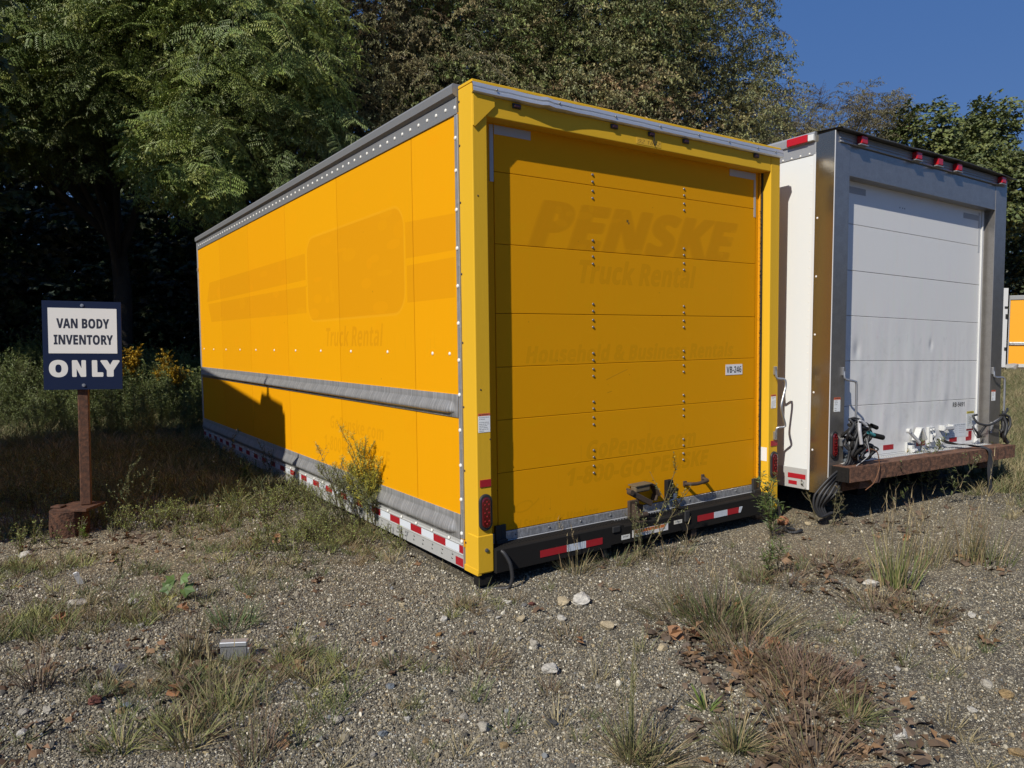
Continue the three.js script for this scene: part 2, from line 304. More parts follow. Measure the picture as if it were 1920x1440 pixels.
const doorMap = ctex(1536, 1480, (g, w, h) => {
  const X = (x) => (x - 0.09) / 2.4 * w, Y = (y) => (1 - (y - 0.15) / 2.3) * h;
  g.fillStyle = css(YD); g.fillRect(0, 0, w, h); reseed(8);
  for (let i = 0; i < 400; i++) { g.fillStyle = css(YD.map((c) => c * rr(0.9, 1.06)), 0.10); g.fillRect(rnd() * w, rnd() * h, rr(2, 14), rr(10, 160)); }
  const wt = (t, x0, x1, y0, y1, lean, a = 0.62, k = 0.86) => { g.fillStyle = css(YD.map((c) => c * k), a); words(g, t, X(x0), Y(y1), X(x1) - X(x0), Y(y0) - Y(y1), lean); };
  words.weight = 7; for (let k = -2; k <= 2; k++) wt('PENSKE', 0.39 + k * 0.006, 2.13 + k * 0.006, 1.80, 2.055, 0.42, 0.34, 0.84);
  words.weight = 4; wt('Truck Rental', 0.76, 1.78, 1.60, 1.735, 0.22);
  wt('Household & Business Rentals', 0.375, 2.18, 1.13, 1.225, 0.2, 0.6);
  wt('GoPenske.com', 0.815, 1.80, 0.535, 0.645, 0.2, 0.6); wt('1-800-GO-PENSKE', 0.66, 1.92, 0.39, 0.492, 0.22, 0.65);
  wt('Special Savings for Members', 0.15, 0.92, 0.18, 0.235, 0.15, 0.65); words.weight = 0;
  g.strokeStyle = css(YD.map((c) => c * 0.84), 0.6); g.lineWidth = 6; g.beginPath(); g.ellipse(X(0.36), Y(0.31), 40, 18, -0.2, 0, 7); g.moveTo(X(0.40), Y(0.30)); g.quadraticCurveTo(X(0.45), Y(0.32), X(0.47), Y(0.345)); g.stroke();
  for (let i = 0; i < 260; i++) { g.fillStyle = css(YD.map((c) => c * rr(0.96, 1.04)), 0.28); g.beginPath(); g.ellipse(rnd() * w, rnd() * h, rr(3, 46), rr(2, 16), rr(-0.4, 0.4), 0, 7); g.fill(); }
  for (let i = 0; i < 90; i++) { g.fillStyle = css([0.28, 0.13, 0.02], rr(0.04, 0.14)); g.fillRect(rnd() * w, h * (1 - 0.28 * rnd() * rnd()), rr(1, 4), rr(10, 90)); }
  g.strokeStyle = css([0.2, 0.1, 0.02], 0.5); g.lineWidth = 2; g.beginPath(); g.moveTo(X(0.99), Y(1.01)); g.quadraticCurveTo(X(1.1), Y(1.05), X(1.17), Y(1.07)); g.moveTo(X(1.0), Y(0.93)); g.lineTo(X(1.04), Y(0.94)); g.stroke();
  g.strokeStyle = css([0.78, 0.42, 0.03], 0.35); for (let i = 0; i < 14; i++) { const x = rr(0.5, 2.3), y = rr(0.2, 1.6); g.lineWidth = rr(0.5, 2); g.beginPath(); g.moveTo(X(x), Y(y)); g.lineTo(X(x + rr(-0.1, 0.1)), Y(y + rr(-0.05, 0.05))); g.stroke(); }
  for (let i = 0; i < 30; i++) { g.fillStyle = css([0.08, 0.05, 0.02], rr(0.3, 0.7)); g.beginPath(); g.arc(rnd() * w, rnd() * h, rr(0.6, 2.2), 0, 7); g.fill(); }
  g.fillStyle = css([0.07, 0.06, 0.05], 0.8); g.fillRect(X(1.165), Y(2.0), 10, 10); g.fillRect(X(1.178), Y(1.985), 7, 7);
});
const doorPaint = paint({ map: doorMap, roughness: 0.6, bumpMap: fine, bumpScale: 0.0005 });
const yb = thing('van_body', 'yellow truck van body with faded lettering resting on the gravel', 'van body', [-0.180, EYE - 1.267, -3.840], 0, undefined);
yb.rotation.set(R(-0.447), R(34.396), R(0.497), 'YXZ');
const seamsZ = [-0.145, -0.70, -1.927, -3.173, -4.40, -5.64, -6.795];
for (let i = 0; i < 6; i++) {
  const z1 = seamsZ[i] - (i ? 0.0034 : 0), z0 = seamsZ[i + 1] + (i < 5 ? 0.0034 : 0);
  part(yb, 'side_panel', plan(bx(0, 0.02, 0.12, 2.48, z0, z1, 0.0015), 'z', -LEN, -0.13, 'y', 0.1, 2.5), sidePaints[i % 3]);
}
part(yb, 'inner_wall', bx(0.021, 0.03, 0.12, 2.48, -6.79, -0.15), M([0.06, 0.035, 0.01], 0.9));
{ // top rail: a dark flange and a lip above it
  const g = [bx(-0.008, 0.03, 2.472, 2.56, -6.80, -0.146, 0.002), prism([[-0.008, 2.561], [-0.03, 2.575], [-0.034, 2.615], [-0.026, 2.628], [0.04, 2.628], [0.04, 2.561]], -6.80, -0.146)];
  part(yb, 'top_rail', merge(g), mats.railDark);
  const rv = []; for (let z = -0.26; z > -6.75; z -= 0.1072) rv.push(dome(-0.008, 2.517, z, 0.011, '-x')); rivetsPart(yb, rv);
}
part(yb, 'roof', merge([bx(0.03, 2.56, 2.60, 2.622, -6.78, -0.14), bx(2.56, 2.60, 2.45, 2.628, -6.80, -0.146)]), mats.roof);
part(yb, 'far_wall', bx(2.57, 2.59, 0.12, 2.47, -6.79, -0.14), M(YO, 0.6));
part(yb, 'front_wall', bx(0.03, 2.57, 0.12, 2.6, -6.80, -6.78), M(YO, 0.6));
part(yb, 'floor', bx(0.03, 2.56, 0.02, 0.12, -6.78, -0.10), mats.blackPaint);
{ const g = merge([bx(-0.012, 0.01, 0.15, 2.60, -6.83, -6.79, 0.008), bx(-0.014, -0.008, 2.2, 2.24, -6.835, -6.785)]); part(yb, 'corner_trim', cubeUV(g, 3), mats.alu); }
part(yb, 'rub_rail', rubRail(0.838, 0.966, -6.79, -0.178, 0.026, 0.894, 0.038), mats.alu);
part(yb, 'rub_rail', rubRail(0.158, 0.298, -6.79, -0.178, 0.029, 0.222, 0.044), mats.alu);
{ // bottom rail with reflective tape
  const rail = part(yb, 'bottom_rail', cubeUV(merge([prism([[-0.004, 0.0], [-0.004, 0.068], [-0.007, 0.072], [-0.007, 0.076], [-0.004, 0.08], [-0.004, 0.126], [-0.010, 0.13], [-0.010, 0.134], [-0.004, 0.138], [-0.004, 0.160], [0.03, 0.160], [0.03, 0.0]], -6.79, -0.150)]), 2), mats.aluRail);
  let k = 0;
  for (let z = -0.195; z > -6.7; z -= 0.3012) {
    if (k === 0) part(rail, 'reflective_tape', bx(-0.0055, -0.003, 0.082, 0.124, -0.193, -0.152), mats.tapeRed);
    part(rail, 'reflective_tape', bx(-0.0055, -0.003, 0.082, 0.124, z - 0.155, z), mats.tapeWhite);
    part(rail, 'reflective_tape', bx(-0.0055, -0.003, 0.082, 0.124, z - 0.3012, z - 0.155), mats.tapeRed);
    k++;
  }
  part(rail, 'reflective_tape', bx(-0.0055, -0.003, 0.006, 0.052, -0.236, -0.153), mats.tapeRed);
  const rv = [], sc = []; for (let z = -0.28; z > -6.7; z -= 0.205) { rv.push(dome(-0.010, 0.142, z - 0.02, 0.011, '-x')); }
  for (let z = -0.27; z > -6.7; z -= 0.12) { sc.push(dome(-0.004, 0.055, z, 0.0075, '-x'), dome(-0.004, 0.03, z - 0.006, 0.0075, '-x')); }
  rivetsPart(yb, rv); rivetsPart(yb, sc, mats.bolt);
}
{ const rv = []; for (const z of [-0.273, -0.474]) rv.push(dome(0, 1.19, z, 0.011, '-x')); for (let z = -1.092; z > -6.7; z -= 0.625) rv.push(dome(0, 1.195, z, 0.011, '-x')); rv.push(dome(0, 1.2, -6.63, 0.011, '-x')); rivetsPart(yb, rv); }
part(yb, 'corner_trim', cubeUV(bx(-0.006, 0.02, 0.165, 2.47, -0.176, -0.1425, 0.003), 3), mats.alu);
{ const rv = []; for (const y of [2.507, 2.348, 2.175, 1.967, 1.761, 1.558, 1.356, 1.155, 0.965, 0.77, 0.575, 0.385, 0.195, 0.15]) rv.push(dome(-0.006, y, -0.162, 0.012, '-x')); rivetsPart(yb, rv); }
// rear frame
part(yb, 'post', merge([bx(0, 0.093, 0.0, 2.596, -0.14, 0, 0.007), bx(-0.004, 0.097, 0.005, 0.212, -0.1, 0.004, 0.006), bx(-0.006, 0.02, -0.005, 0.03, -0.14, 0.002, 0.003)]), mats.post);
part(yb, 'post', merge([bx(2.483, 2.59, 0.0, 2.596, -0.14, 0, 0.007), bx(2.479, 2.592, 0.0, 0.212, -0.1, 0.004, 0.006)]), mats.post);
part(yb, 'header', merge([bx(0.0935, 2.4825, 2.437, 2.594, -0.14, -0.001, 0.006), bx(0.0, 2.59, 2.597, 2.614, -0.14, 0.006, 0.004)]), mats.post);
{ const sc = []; for (const y of [2.53, 2.3, 2.0, 1.62, 1.25, 0.9, 0.55, 0.15]) sc.push(dome(0, y, -0.128, 0.007, '-x')); for (const [x, y] of [[0.03, 2.02], [0.03, 1.0], [0.086, 0.73]]) sc.push(dome(x, y, 0, 0.005, 'z')); rivetsPart(yb, sc, mats.rustDark); }
part(yb, 'bolt', merge([cyl(0.05, 0.13, 0.006, 0.011, 0.006, 'z', 12), cyl(0.05, 0.13, 0.009, 0.006, 0.006, 'z', 12)]), mats.bolt);
part(yb, 'gusset_plate', prism([[0.004, 2.54], [0.004, 2.378], [0.012, 2.372], [0.135, 2.492], [0.135, 2.54]], 0.0008, 0.011, 0.001), mats.post);
{ // dented aluminium gutter along the header
  const N = 60, pos = [], idx = [], uv = [];
  const prof = [[0.0, 0.0], [0.55, 0.0], [1, 0.006], [0.9, 0.022], [0.8, 0.026], [0.86, 0.034], [0.62, 0.054], [0.0, 0.056]];
  for (let i = 0; i <= N; i++) { const x = lerp(-0.004, 2.596, i / N), bend = Math.exp(-Math.pow((x - 0.5) / 0.18, 2)), w = 0.024 + 0.018 * bend + 0.002 * noise(x * 6), dy = -0.006 * bend + 0.0025 * noise(x * 9, 4) + (x > 0.47 && x < 0.5 ? 0.006 : 0); prof.forEach(([a, b], j) => { pos.push(x, 2.541 + b + dy, 0.0015 + a * w); uv.push(x * 3, j * 0.1); }); }
  const n = prof.length; for (let i = 0; i < N; i++) for (let j = 0; j < n - 1; j++) { const a = i * n + j, b = a + 1, c = a + n, d = c + 1; idx.push(a, c, b, b, c, d); }
  let g = new THREE.BufferGeometry(); g.setAttribute('position', new THREE.Float32BufferAttribute(pos, 3)); g.setAttribute('uv', new THREE.Float32BufferAttribute(uv, 2)); g.setIndex(idx); g = g.toNonIndexed(); g.computeVertexNormals();
  const cap = part(yb, 'gutter_strip', g, mats.cap);
  for (const x of [0.14, 0.55, 0.98, 1.35, 1.7, 2.0, 2.3, 2.5]) part(cap, 'bolt', dome(x, 2.572, 0.026 + 0.012 * Math.exp(-Math.pow((x - 0.5) / 0.18, 2)), 0.007, 'z', 0.8), mats.bolt);
}
for (const [x, y] of [[0.281, 2.521], [0.986, 2.522], [1.294, 2.522], [1.601, 2.523], [2.312, 2.525]]) {
  const l = part(yb, 'marker_light', bx(x - 0.028, x + 0.028, y - 0.016, y + 0.012, -0.001, 0.010, 0.005), mats.rubber);
  part(l, 'lens', bx(x - 0.02, x + 0.02, y - 0.012, y + 0.008, 0.009, 0.016, 0.004), mats.maroon);
}
part(yb, 'loose_wire', tube([[1.29, 2.525, 0.006], [1.31, 2.50, 0.012], [1.315, 2.47, 0.004], [1.33, 2.455, 0.003]], 0.003, 6), mats.rubber);
{ const m = label(256, 64, (g, w, h) => { g.fillStyle = css(YP); g.fillRect(0, 0, w, h); g.fillStyle = 'rgba(70,45,10,0.65)'; words(g, '92 1872', 10, 14, w - 20, h - 26, 0, 'italic'); }); part(yb, 'scrawled_number', plate(1.17, 1.38, 2.449, 2.488, -0.0005, 0.0012), m); }
// roller door: seven sections
const ySeam = [2.446, 2.18, 1.79, 1.41, 1.113, 0.818, 0.52, 0.188], DZ = -0.082;
part(yb, 'door_backing', bx(0.06, 2.53, 0.13, 2.59, DZ - 0.07, DZ - 0.03), mats.black);
const sections = [];
for (let i = 0; i < 7; i++) sections.push(part(yb, 'door_section', plan(bx(0.186, 2.422, ySeam[i + 1] + 0.0012, ySeam[i] - 0.0012, DZ - 0.03, DZ + 0.0004 * ((i * 7) % 3), 0.0025), 'x', 0.09, 2.49, 'y', 0.15, 2.45), doorPaint));
for (const [a, b] of [[0.0932, 0.1835], [2.4245, 2.455]]) part(yb, 'door_edge_strip', plan(bx(a, b, 0.188, 2.44, DZ - 0.03, DZ - 0.003, 0.002), 'x', 0.09, 2.49, 'y', 0.15, 2.45), doorPaint);
part(yb, 'door_edge_strip', bx(2.457, 2.468, 0.16, 2.44, DZ - 0.02, DZ + 0.012, 0.002), M(YD, 0.5));
for (let i = 0; i < 6; i++) for (const x of [0.888, 1.68]) for (const dy of [0.064, 0.022, -0.032, -0.075]) part(sections[dy > 0 ? i : i + 1], 'bolt', cyl(x, ySeam[i + 1] + dy, DZ + 0.003, 0.0085, 0.006, 'z', 8, 0.006), mats.bolt);
{ // ragged brush seal down the right edge
  const g = [bx(2.469, 2.482, 0.15, 2.44, DZ - 0.03, DZ + 0.02)]; reseed(3);
  for (let i = 0; i < 260; i++) { const y = rr(0.2, 2.4); g.push(new THREE.ConeGeometry(0.003, rr(0.012, 0.028), 4).rotateZ(rr(1.2, 1.9)).translate(2.464 - rr(0, 0.004), y, DZ + rr(0.0, 0.02))); }
  part(yb, 'brush_seal', merge(g), mats.black);
}
part(yb, 'corner_tape', bx(0.188, 0.433, 2.380, 2.428, DZ + 0.0006, DZ + 0.002), mats.tapeGrey); part(yb, 'corner_tape', bx(0.158, 0.1825, 2.124, 2.428, DZ - 0.003, DZ + 0.001), mats.tapeGrey);
part(yb, 'corner_tape', bx(2.136, 2.419, 2.384, 2.43, DZ + 0.0006, DZ + 0.002), mats.tapeGrey); part(yb, 'corner_tape', bx(2.4, 2.4215, 2.122, 2.3835, DZ + 0.0006, DZ + 0.002), mats.tapeGrey);
{ const s = part(yb, 'door_sill', bx(0.1, 2.47, 0.137, 0.186, DZ - 0.03, DZ + 0.004, 0.003), mats.alu); for (let x = 0.3; x < 2.4; x += 0.24) part(s, 'bolt', dome(x, 0.162, DZ + 0.004, 0.008, 'z'), mats.bolt); part(s, 'rubber_seal', bx(0.12, 2.46, 0.118, 0.136, DZ - 0.03, DZ + 0.006, 0.004), mats.tapeGrey); }
for (const x of [0.155, 2.40]) part(yb, 'roller_bracket', merge([bx(x, x + 0.035, 0.135, 0.23, DZ, DZ + 0.02, 0.003), bx(x + 0.04, x + 0.075, 0.135, 0.23, DZ + 0.0015, DZ + 0.012, 0.003), bx(x, x + 0.075, 0.13, 0.15, DZ, DZ + 0.03, 0.003)]), mats.black);
part(yb, 'number_sticker', plate(2.105, 2.286, 1.0, 1.074, DZ + 0.0012, 0.0012), label(256, 104, (g, w, h) => { g.fillStyle = '#dcdcdc'; g.fillRect(0, 0, w, h); g.fillStyle = '#141414'; words(g, 'VB-246', 14, 20, w - 28, h - 40, 0, 'bold'); }));
part(yb, 'warning_sticker', plate(0.011, 0.086, 0.771, 0.873, 0.0003, 0.0012), warnMat);
part(yb, 'warning_sticker', plate(2.508, 2.566, 0.746, 0.846, 0.0003, 0.0012), warnMat);
part(yb, 'warning_sticker', bx(2.4812, 2.4828, 0.36, 0.46, -0.065, -0.012), M([0.68, 0.67, 0.64], 0.6));
part(yb, 'reflector', bx(0.016, 0.086, 0.475, 0.515, 0.0003, 0.004, 0.001), mats.tapeRed); part(yb, 'reflector', bx(2.508, 2.585, 0.468, 0.508, 0.0003, 0.004, 0.001), mats.tapeRed);
tailLight(yb, 0.048, 0.337, 0); tailLight(yb, 2.545, 0.329, 0);
grabBar(yb, [[2.545, 1.02, 0.012], [2.548, 0.965, 0.02], [2.59, 0.955, 0.055], [2.592, 0.9, 0.06], [2.545, 0.76, 0.06], [2.592, 0.63, 0.06], [2.59, 0.61, 0.055], [2.552, 0.6, 0.02], [2.55, 0.545, 0.012]]);
{ // step bumper
  const sh = (x0, x1, y0, y1) => { const g = prism([[-0.078, y1 + 0.012], [0.018, y1 + 0.009], [0.026, y1 + 0.002], [0.026, y0 + 0.004], [0.022, y0], [-0.078, y0]], 0, x1 - x0); return g.rotateY(Math.PI / 2).scale(1, 1, -1).translate(x0, 0, 0); };
  // the profile above is in (z, y): turn it so that its length runs along x
  const along = (x0, x1, y0, y1) => { const g = prism([[-0.078, y1 + 0.012], [0.018, y1 + 0.009], [0.026, y1 + 0.002], [0.026, y0 + 0.004], [0.022, y0], [-0.078, y0]], 0, x1 - x0), p = g.attributes.position; for (let i = 0; i < p.count; i++) p.setXYZ(i, x0 + p.getZ(i), p.getY(i), p.getX(i)); g.index = null; const q = g.toNonIndexed ? g : g; const idx = []; for (let i = 0; i < p.count; i += 3) idx.push(i, i + 2, i + 1); q.setIndex(idx); const r = q.toNonIndexed(); r.computeVertexNormals(); return r; };
  const tread = []; reseed(9); for (let x = 0.13; x < 2.44; x += 0.024) for (let k = 0; k < 3; k++) tread.push(bx(x, x + 0.012, 0.129, 0.133, -0.062 + k * 0.02, -0.055 + k * 0.02));
  const b = part(yb, 'step_bumper', cubeUV(merge([along(0.101, 0.93, -0.004, 0.12), along(0.93, 1.03, 0.01, 0.12), along(1.03, 1.56, 0.002, 0.105), along(1.56, 2.479, -0.006, 0.12)]), 2), mats.blackPaint, 'black steel step bumper with red and white tape');
  part(b, 'tread_plate', merge(tread), mats.blackPaint);
  const tp = (x0, x1, m, dy = 0, sk = 0) => part(b, 'reflective_tape', plan(prism([[x0, 0.028 + dy], [x1, 0.028 + dy], [x1 + sk, 0.068 + dy], [x0 + sk * 0.4, 0.068 + dy]], 0.0262, 0.028), 'x', x0, x1, 'y', 0.028 + dy, 0.068 + dy), m);
  tp(0.395, 0.585, mats.tapeRed, 0.004); tp(0.587, 0.73, tapeWhiteGrid, 0.004); tp(0.732, 0.86, mats.tapeRed, 0.004);
  tp(1.70, 1.862, mats.tapeRed, 0.012); tp(1.864, 2.0, tapeWhiteGrid, 0.012); tp(2.002, 2.12, mats.tapeRed, 0.012); tp(2.121, 2.142, tapeWhiteGrid, 0.012, 0.02);
  part(b, 'warning_sticker', plate(1.105, 1.42, 0.030, 0.075, 0.0264, 0.0012), label(320, 64, (g, w, h) => { g.fillStyle = '#d9d6cf'; g.fillRect(0, 0, w, h); g.fillStyle = '#c26a33'; g.fillRect(w * 0.05, h * 0.05, w * 0.85, h * 0.45); g.fillStyle = '#222'; for (let i = 0; i < 4; i++) words(g, ['KEEP OFF', 'NO STEP', 'BUMPER', 'CAUTION'][i], w * (0.08 + i * 0.22), h * (0.15 + 0.42 * (i % 2)), w * 0.18, h * 0.2); }));
  part(b, 'sticker', plate(1.015, 1.085, 0.030, 0.058, 0.0264, 0.0012), label(96, 48, (g, w, h) => { g.fillStyle = '#d5d5d0'; g.fillRect(0, 0, w, h); g.fillStyle = '#222'; words(g, 'STOP', 16, 12, w - 32, 16); })); part(b, 'sticker', plate(1.475, 1.55, 0.056, 0.08, 0.0264, 0.0012), label(96, 48, (g, w, h) => { g.fillStyle = '#cfcabb'; g.fillRect(0, 0, w, h); g.fillStyle = '#333'; words(g, 'LOAD', 14, 14, w - 28, 14); }));
  part(b, 'hook', bx(0.94, 1.0, 0.086, 0.122, 0.012, 0.034, 0.004), mats.black); part(b, 'hook', bx(1.57, 1.61, 0.06, 0.13, 0.02, 0.04, 0.004), mats.black);
  part(b, 'bracket', bx(1.66, 1.71, -0.06, -0.006, -0.02, 0.01, 0.003), mats.rustDark); part(b, 'bracket', bx(0.88, 0.91, -0.06, -0.004, -0.02, 0.01, 0.003), mats.black);
}
{ // door latch, lock and pull
  const bar = (x0, y0, x1, y1, z, w, t) => { const L = Math.hypot(x1 - x0, y1 - y0); return new RoundedBoxGeometry(L, w, t, 2, Math.min(w, t) * 0.3).rotateZ(Math.atan2(y1 - y0, x1 - x0)).translate((x0 + x1) / 2, (y0 + y1) / 2, z); };
  const l = part(yb, 'latch', merge([bx(1.165, 1.25, 0.115, 0.235, DZ, DZ + 0.022, 0.004), bx(1.18, 1.235, 0.10, 0.215, DZ + 0.022, DZ + 0.075, 0.006), bx(1.172, 1.243, 0.095, 0.12, DZ + 0.02, DZ + 0.105, 0.004), cyl(1.208, 0.155, DZ + 0.095, 0.016, 0.075, 'x')]), mats.rustDark);
  part(l, 'lever', merge([bar(1.078, 0.322, 1.27, 0.222, DZ + 0.11, 0.036, 0.022), bar(1.08, 0.335, 1.26, 0.24, DZ + 0.095, 0.014, 0.03), cyl(1.085, 0.318, DZ + 0.115, 0.017, 0.034, 'z')]), mats.rustDark);
  part(l, 'latch_cover', merge([bar(1.165, 0.315, 1.30, 0.318, DZ + 0.05, 0.05, 0.05), bar(1.165, 0.338, 1.305, 0.341, DZ + 0.045, 0.008, 0.075)]), M([0.12, 0.09, 0.05], 0.75));
  part(l, 'hoop', merge([bar(1.295, 0.342, 1.352, 0.318, DZ + 0.045, 0.013, 0.06), bar(1.347, 0.323, 1.388, 0.25, DZ + 0.045, 0.013, 0.06), bar(1.386, 0.256, 1.37, 0.215, DZ + 0.03, 0.012, 0.05)]), mats.rustDark);
  part(yb, 'lock_box', merge([bx(1.495, 1.55, 0.2, 0.33, DZ, DZ + 0.035, 0.006), cyl(1.52, 0.265, DZ + 0.05, 0.02, 0.03, 'z'), bx(1.515, 1.575, 0.255, 0.275, DZ + 0.03, DZ + 0.06, 0.006), tube([[1.54, 0.2, DZ + 0.05], [1.56, 0.15, DZ + 0.075], [1.62, 0.135, DZ + 0.08]], 0.014, 8)]), mats.blackPaint);
  part(yb, 'sticker', plate(1.552, 1.614, 0.165, 0.24, DZ + 0.002, 0.002), label(64, 80, (g, w, h) => warn(g, w, h, '', ['lock the', 'door with', 'both pins'], 0.16)));
  part(yb, 'pull_handle', merge([tube([[1.69, 0.28, DZ + 0.006], [1.695, 0.285, DZ + 0.05], [1.75, 0.282, DZ + 0.06], [1.83, 0.288, DZ + 0.06], [1.865, 0.29, DZ + 0.05], [1.867, 0.30, DZ + 0.004]], 0.012, 8, 30), bx(1.675, 1.705, 0.265, 0.30, DZ, DZ + 0.012, 0.003), bx(1.855, 1.88, 0.275, 0.325, DZ, DZ + 0.012, 0.003)]), mats.rustDark);
}
{ // what it stands on, and the black hose at the near corner
  const bl = (x0, x1, z0, z1, y0 = -0.16) => part(yb, 'support_block', cubeUV(bx(x0, x1, y0, 0.018, z0, z1, 0.01)), mats.wood);
  bl(0.16, 0.34, -0.55, -0.32); bl(2.35, 2.5, -0.35, -0.2); bl(0.3, 0.5, -3.6, -3.3); bl(2.1, 2.3, -3.6, -3.3); bl(0.3, 0.5, -6.6, -6.3); bl(2.1, 2.3, -6.6, -6.3);
  part(yb, 'foot_plate', merge([bx(0.012, 0.09, -0.07, -0.003, -0.075, -0.012, 0.006)]), mats.blackPaint);
  part(yb, 'hose', tube([[0.118, 0.118, -0.03], [0.14, 0.11, 0.03], [0.165, 0.05, 0.06], [0.175, -0.03, 0.065], [0.16, -0.085, 0.05], [0.1, -0.092, 0.0], [0.02, -0.085, -0.05]], 0.011, 8, 40), mats.rubber);
  part(yb, 'hose', tube([[2.44, 0.10, -0.03], [2.47, 0.1, 0.045], [2.52, 0.05, 0.06], [2.545, -0.03, 0.06], [2.55, -0.10, 0.05]], 0.011, 8, 30), mats.rubber);
}
// ---------------------------------------------------------------- the white van body
const wm = {
  frp: M([0.655, 0.67, 0.655], 0.38, 0, { bumpMap: fine, bumpScale: 0.0003 }), white: M([0.62, 0.62, 0.60], 0.45), whiteMetal: M([0.6, 0.6, 0.58], 0.4, 0.1, { bumpMap: fine, bumpScale: 0.002 }),
  inox: new THREE.MeshStandardMaterial({ map: galvMap, color: new THREE.Color(0.62, 0.575, 0.515), metalness: 0.75, roughness: 0.3, bumpMap: fine, bumpScale: 0.0006 }),
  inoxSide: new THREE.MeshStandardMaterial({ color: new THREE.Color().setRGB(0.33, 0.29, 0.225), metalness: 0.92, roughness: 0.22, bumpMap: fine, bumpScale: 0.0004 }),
  channel: M([0.35, 0.35, 0.35], 0.45, 0.6), visor: M([0.10, 0.10, 0.095], 0.6, 0.2),
};
const rustMap = dtex(512, 512, (u, v, i, j) => { const a = fbm(u * 14, v * 14, 1, 5), b = fbm(u * 50, v * 50, 8, 3), k = clamp(0.5 + a * 1.3, 0, 1); const c = [lerp(0.055, 0.20, k), lerp(0.028, 0.092, k), lerp(0.018, 0.048, k)]; const w = 1 + b * 0.8; return c.map((x) => Math.max(0.008, x * w)); });
const rustBump = dtex(256, 256, (u, v) => { const a = 0.5 + 0.6 * fbm(u * 30, v * 30, 2, 4); return [a, a, a]; }, false);
const rust = new THREE.MeshStandardMaterial({ map: rustMap, bumpMap: rustBump, bumpScale: 0.006, roughness: 0.92 });
const wDoorMap = ctex(1280, 1200, (g, w, h) => {
  const X = (x) => (x - 0.18) / 2.2 * w, Y = (y) => (1 - (y - 0.2) / 2.1) * h, B = [0.68, 0.675, 0.645];
  g.fillStyle = css(B); g.fillRect(0, 0, w, h); reseed(21);
  for (let i = 0; i < 900; i++) { g.fillStyle = css(B.map((c) => c * rr(0.86, 1.08)), 0.10); const yy = Math.pow(rnd(), 0.6); g.fillRect(rnd() * w, yy * h, rr(2, 26), rr(10, 150)); }
  for (let i = 0; i < 300; i++) { g.fillStyle = css([0.3, 0.29, 0.27], rr(0.02, 0.08)); g.beginPath(); g.ellipse(rnd() * w, (0.55 + 0.45 * rnd()) * h, rr(2, 30), rr(2, 14), rnd() * 3, 0, 7); g.fill(); }
  g.strokeStyle = css([0.78, 0.78, 0.78], 0.45); for (let i = 0; i < 22; i++) { const x = rr(0.3, 2.3), y = rr(0.4, 1.25); g.lineWidth = rr(0.6, 2.4); g.beginPath(); g.moveTo(X(x), Y(y)); g.bezierCurveTo(X(x + rr(0, 0.12)), Y(y + rr(-0.04, 0.04)), X(x + rr(0.05, 0.2)), Y(y + rr(-0.03, 0.03)), X(x + rr(0.1, 0.3)), Y(y + rr(-0.02, 0.02))); g.stroke(); }
  g.fillStyle = css([0.05, 0.045, 0.04], 0.9); g.beginPath(); g.arc(X(0.466), Y(0.784), 6, 0, 7); g.fill(); g.fillStyle = css([0.2, 0.12, 0.05], 0.9); g.beginPath(); g.arc(X(0.47), Y(0.659), 9, 0, 7); g.fill(); g.fillStyle = css([0.03, 0.03, 0.03], 0.9); g.beginPath(); g.arc(X(0.47), Y(0.659), 5, 0, 7); g.fill();
  g.fillStyle = '#191919'; words(g, 'RB-9491', X(1.908), Y(0.588), X(2.125) - X(1.908), Y(0.548) - Y(0.590), 0.0, 'bold');
  for (const x of [1.0, 1.04, 1.07]) { g.beginPath(); g.arc(X(x), Y(2.16), 3, 0, 7); g.fill(); }
});
const wBump = dtex(1024, 1024, (u, v) => { // dents: vertical creases lower down and a few knocks
  const low = sstep(1 - v, 0.35, 0.75); let a = 0.5 + 0.26 * low * noise(u * 11 + 0.9 * noise(v * 4, 2), v * 3.4, 3) + 0.07 * low * noise(u * 30, v * 6, 6) + 0.05 * fbm(u * 5, v * 5, 1, 2);
  for (const [x, y, r, k] of [[0.125, 0.395, 0.018, -0.4], [0.14, 0.28, 0.03, 0.3], [0.4, 0.1, 0.03, 0.25], [0.61, 0.42, 0.012, -0.3], [0.3, 0.12, 0.03, 0.2], [0.72, 0.2, 0.02, 0.2]]) a += k * Math.exp(-((u - x) ** 2 + ((v - y) * 0.6) ** 2) / (r * r));
  return [a, a, a];
}, false, false);
const wDoor = new THREE.MeshStandardMaterial({ map: wDoorMap, roughness: 0.36, bumpMap: wBump, bumpScale: 0.018 });
const wb = thing('van_body', 'white truck van body with stainless rear frame and rusty bumper', 'van body', [2.266, EYE - 1.102, -5.160]);
wb.rotation.set(R(-0.855), R(33.03), R(-0.869), 'YXZ');
part(wb, 'side_panel', bx(0, 0.02, 0.15, 2.44, -6.79, -0.149, 0.001), wm.frp);
part(wb, 'inner_wall', bx(0.021, 0.03, 0.15, 2.44, -6.79, -0.15), mats.blackPaint);
part(wb, 'corner_trim', bx(-0.006, 0.02, 0.0, 2.455, -0.168, -0.1485, 0.003), wm.white);
{ const r = []; for (let y = 0.2; y < 2.43; y += 0.062) r.push(dome(0, y, -0.186, 0.0045, '-x')); for (let y = 0.3; y < 2.4; y += 0.42) r.push(dome(-0.0005, y, -0.128, 0.009, '-x')); for (let z = -0.2; z > -6.7; z -= 0.075) r.push(dome(-0.006, 2.452, z, 0.008, '-x')); rivetsPart(wb, r); }
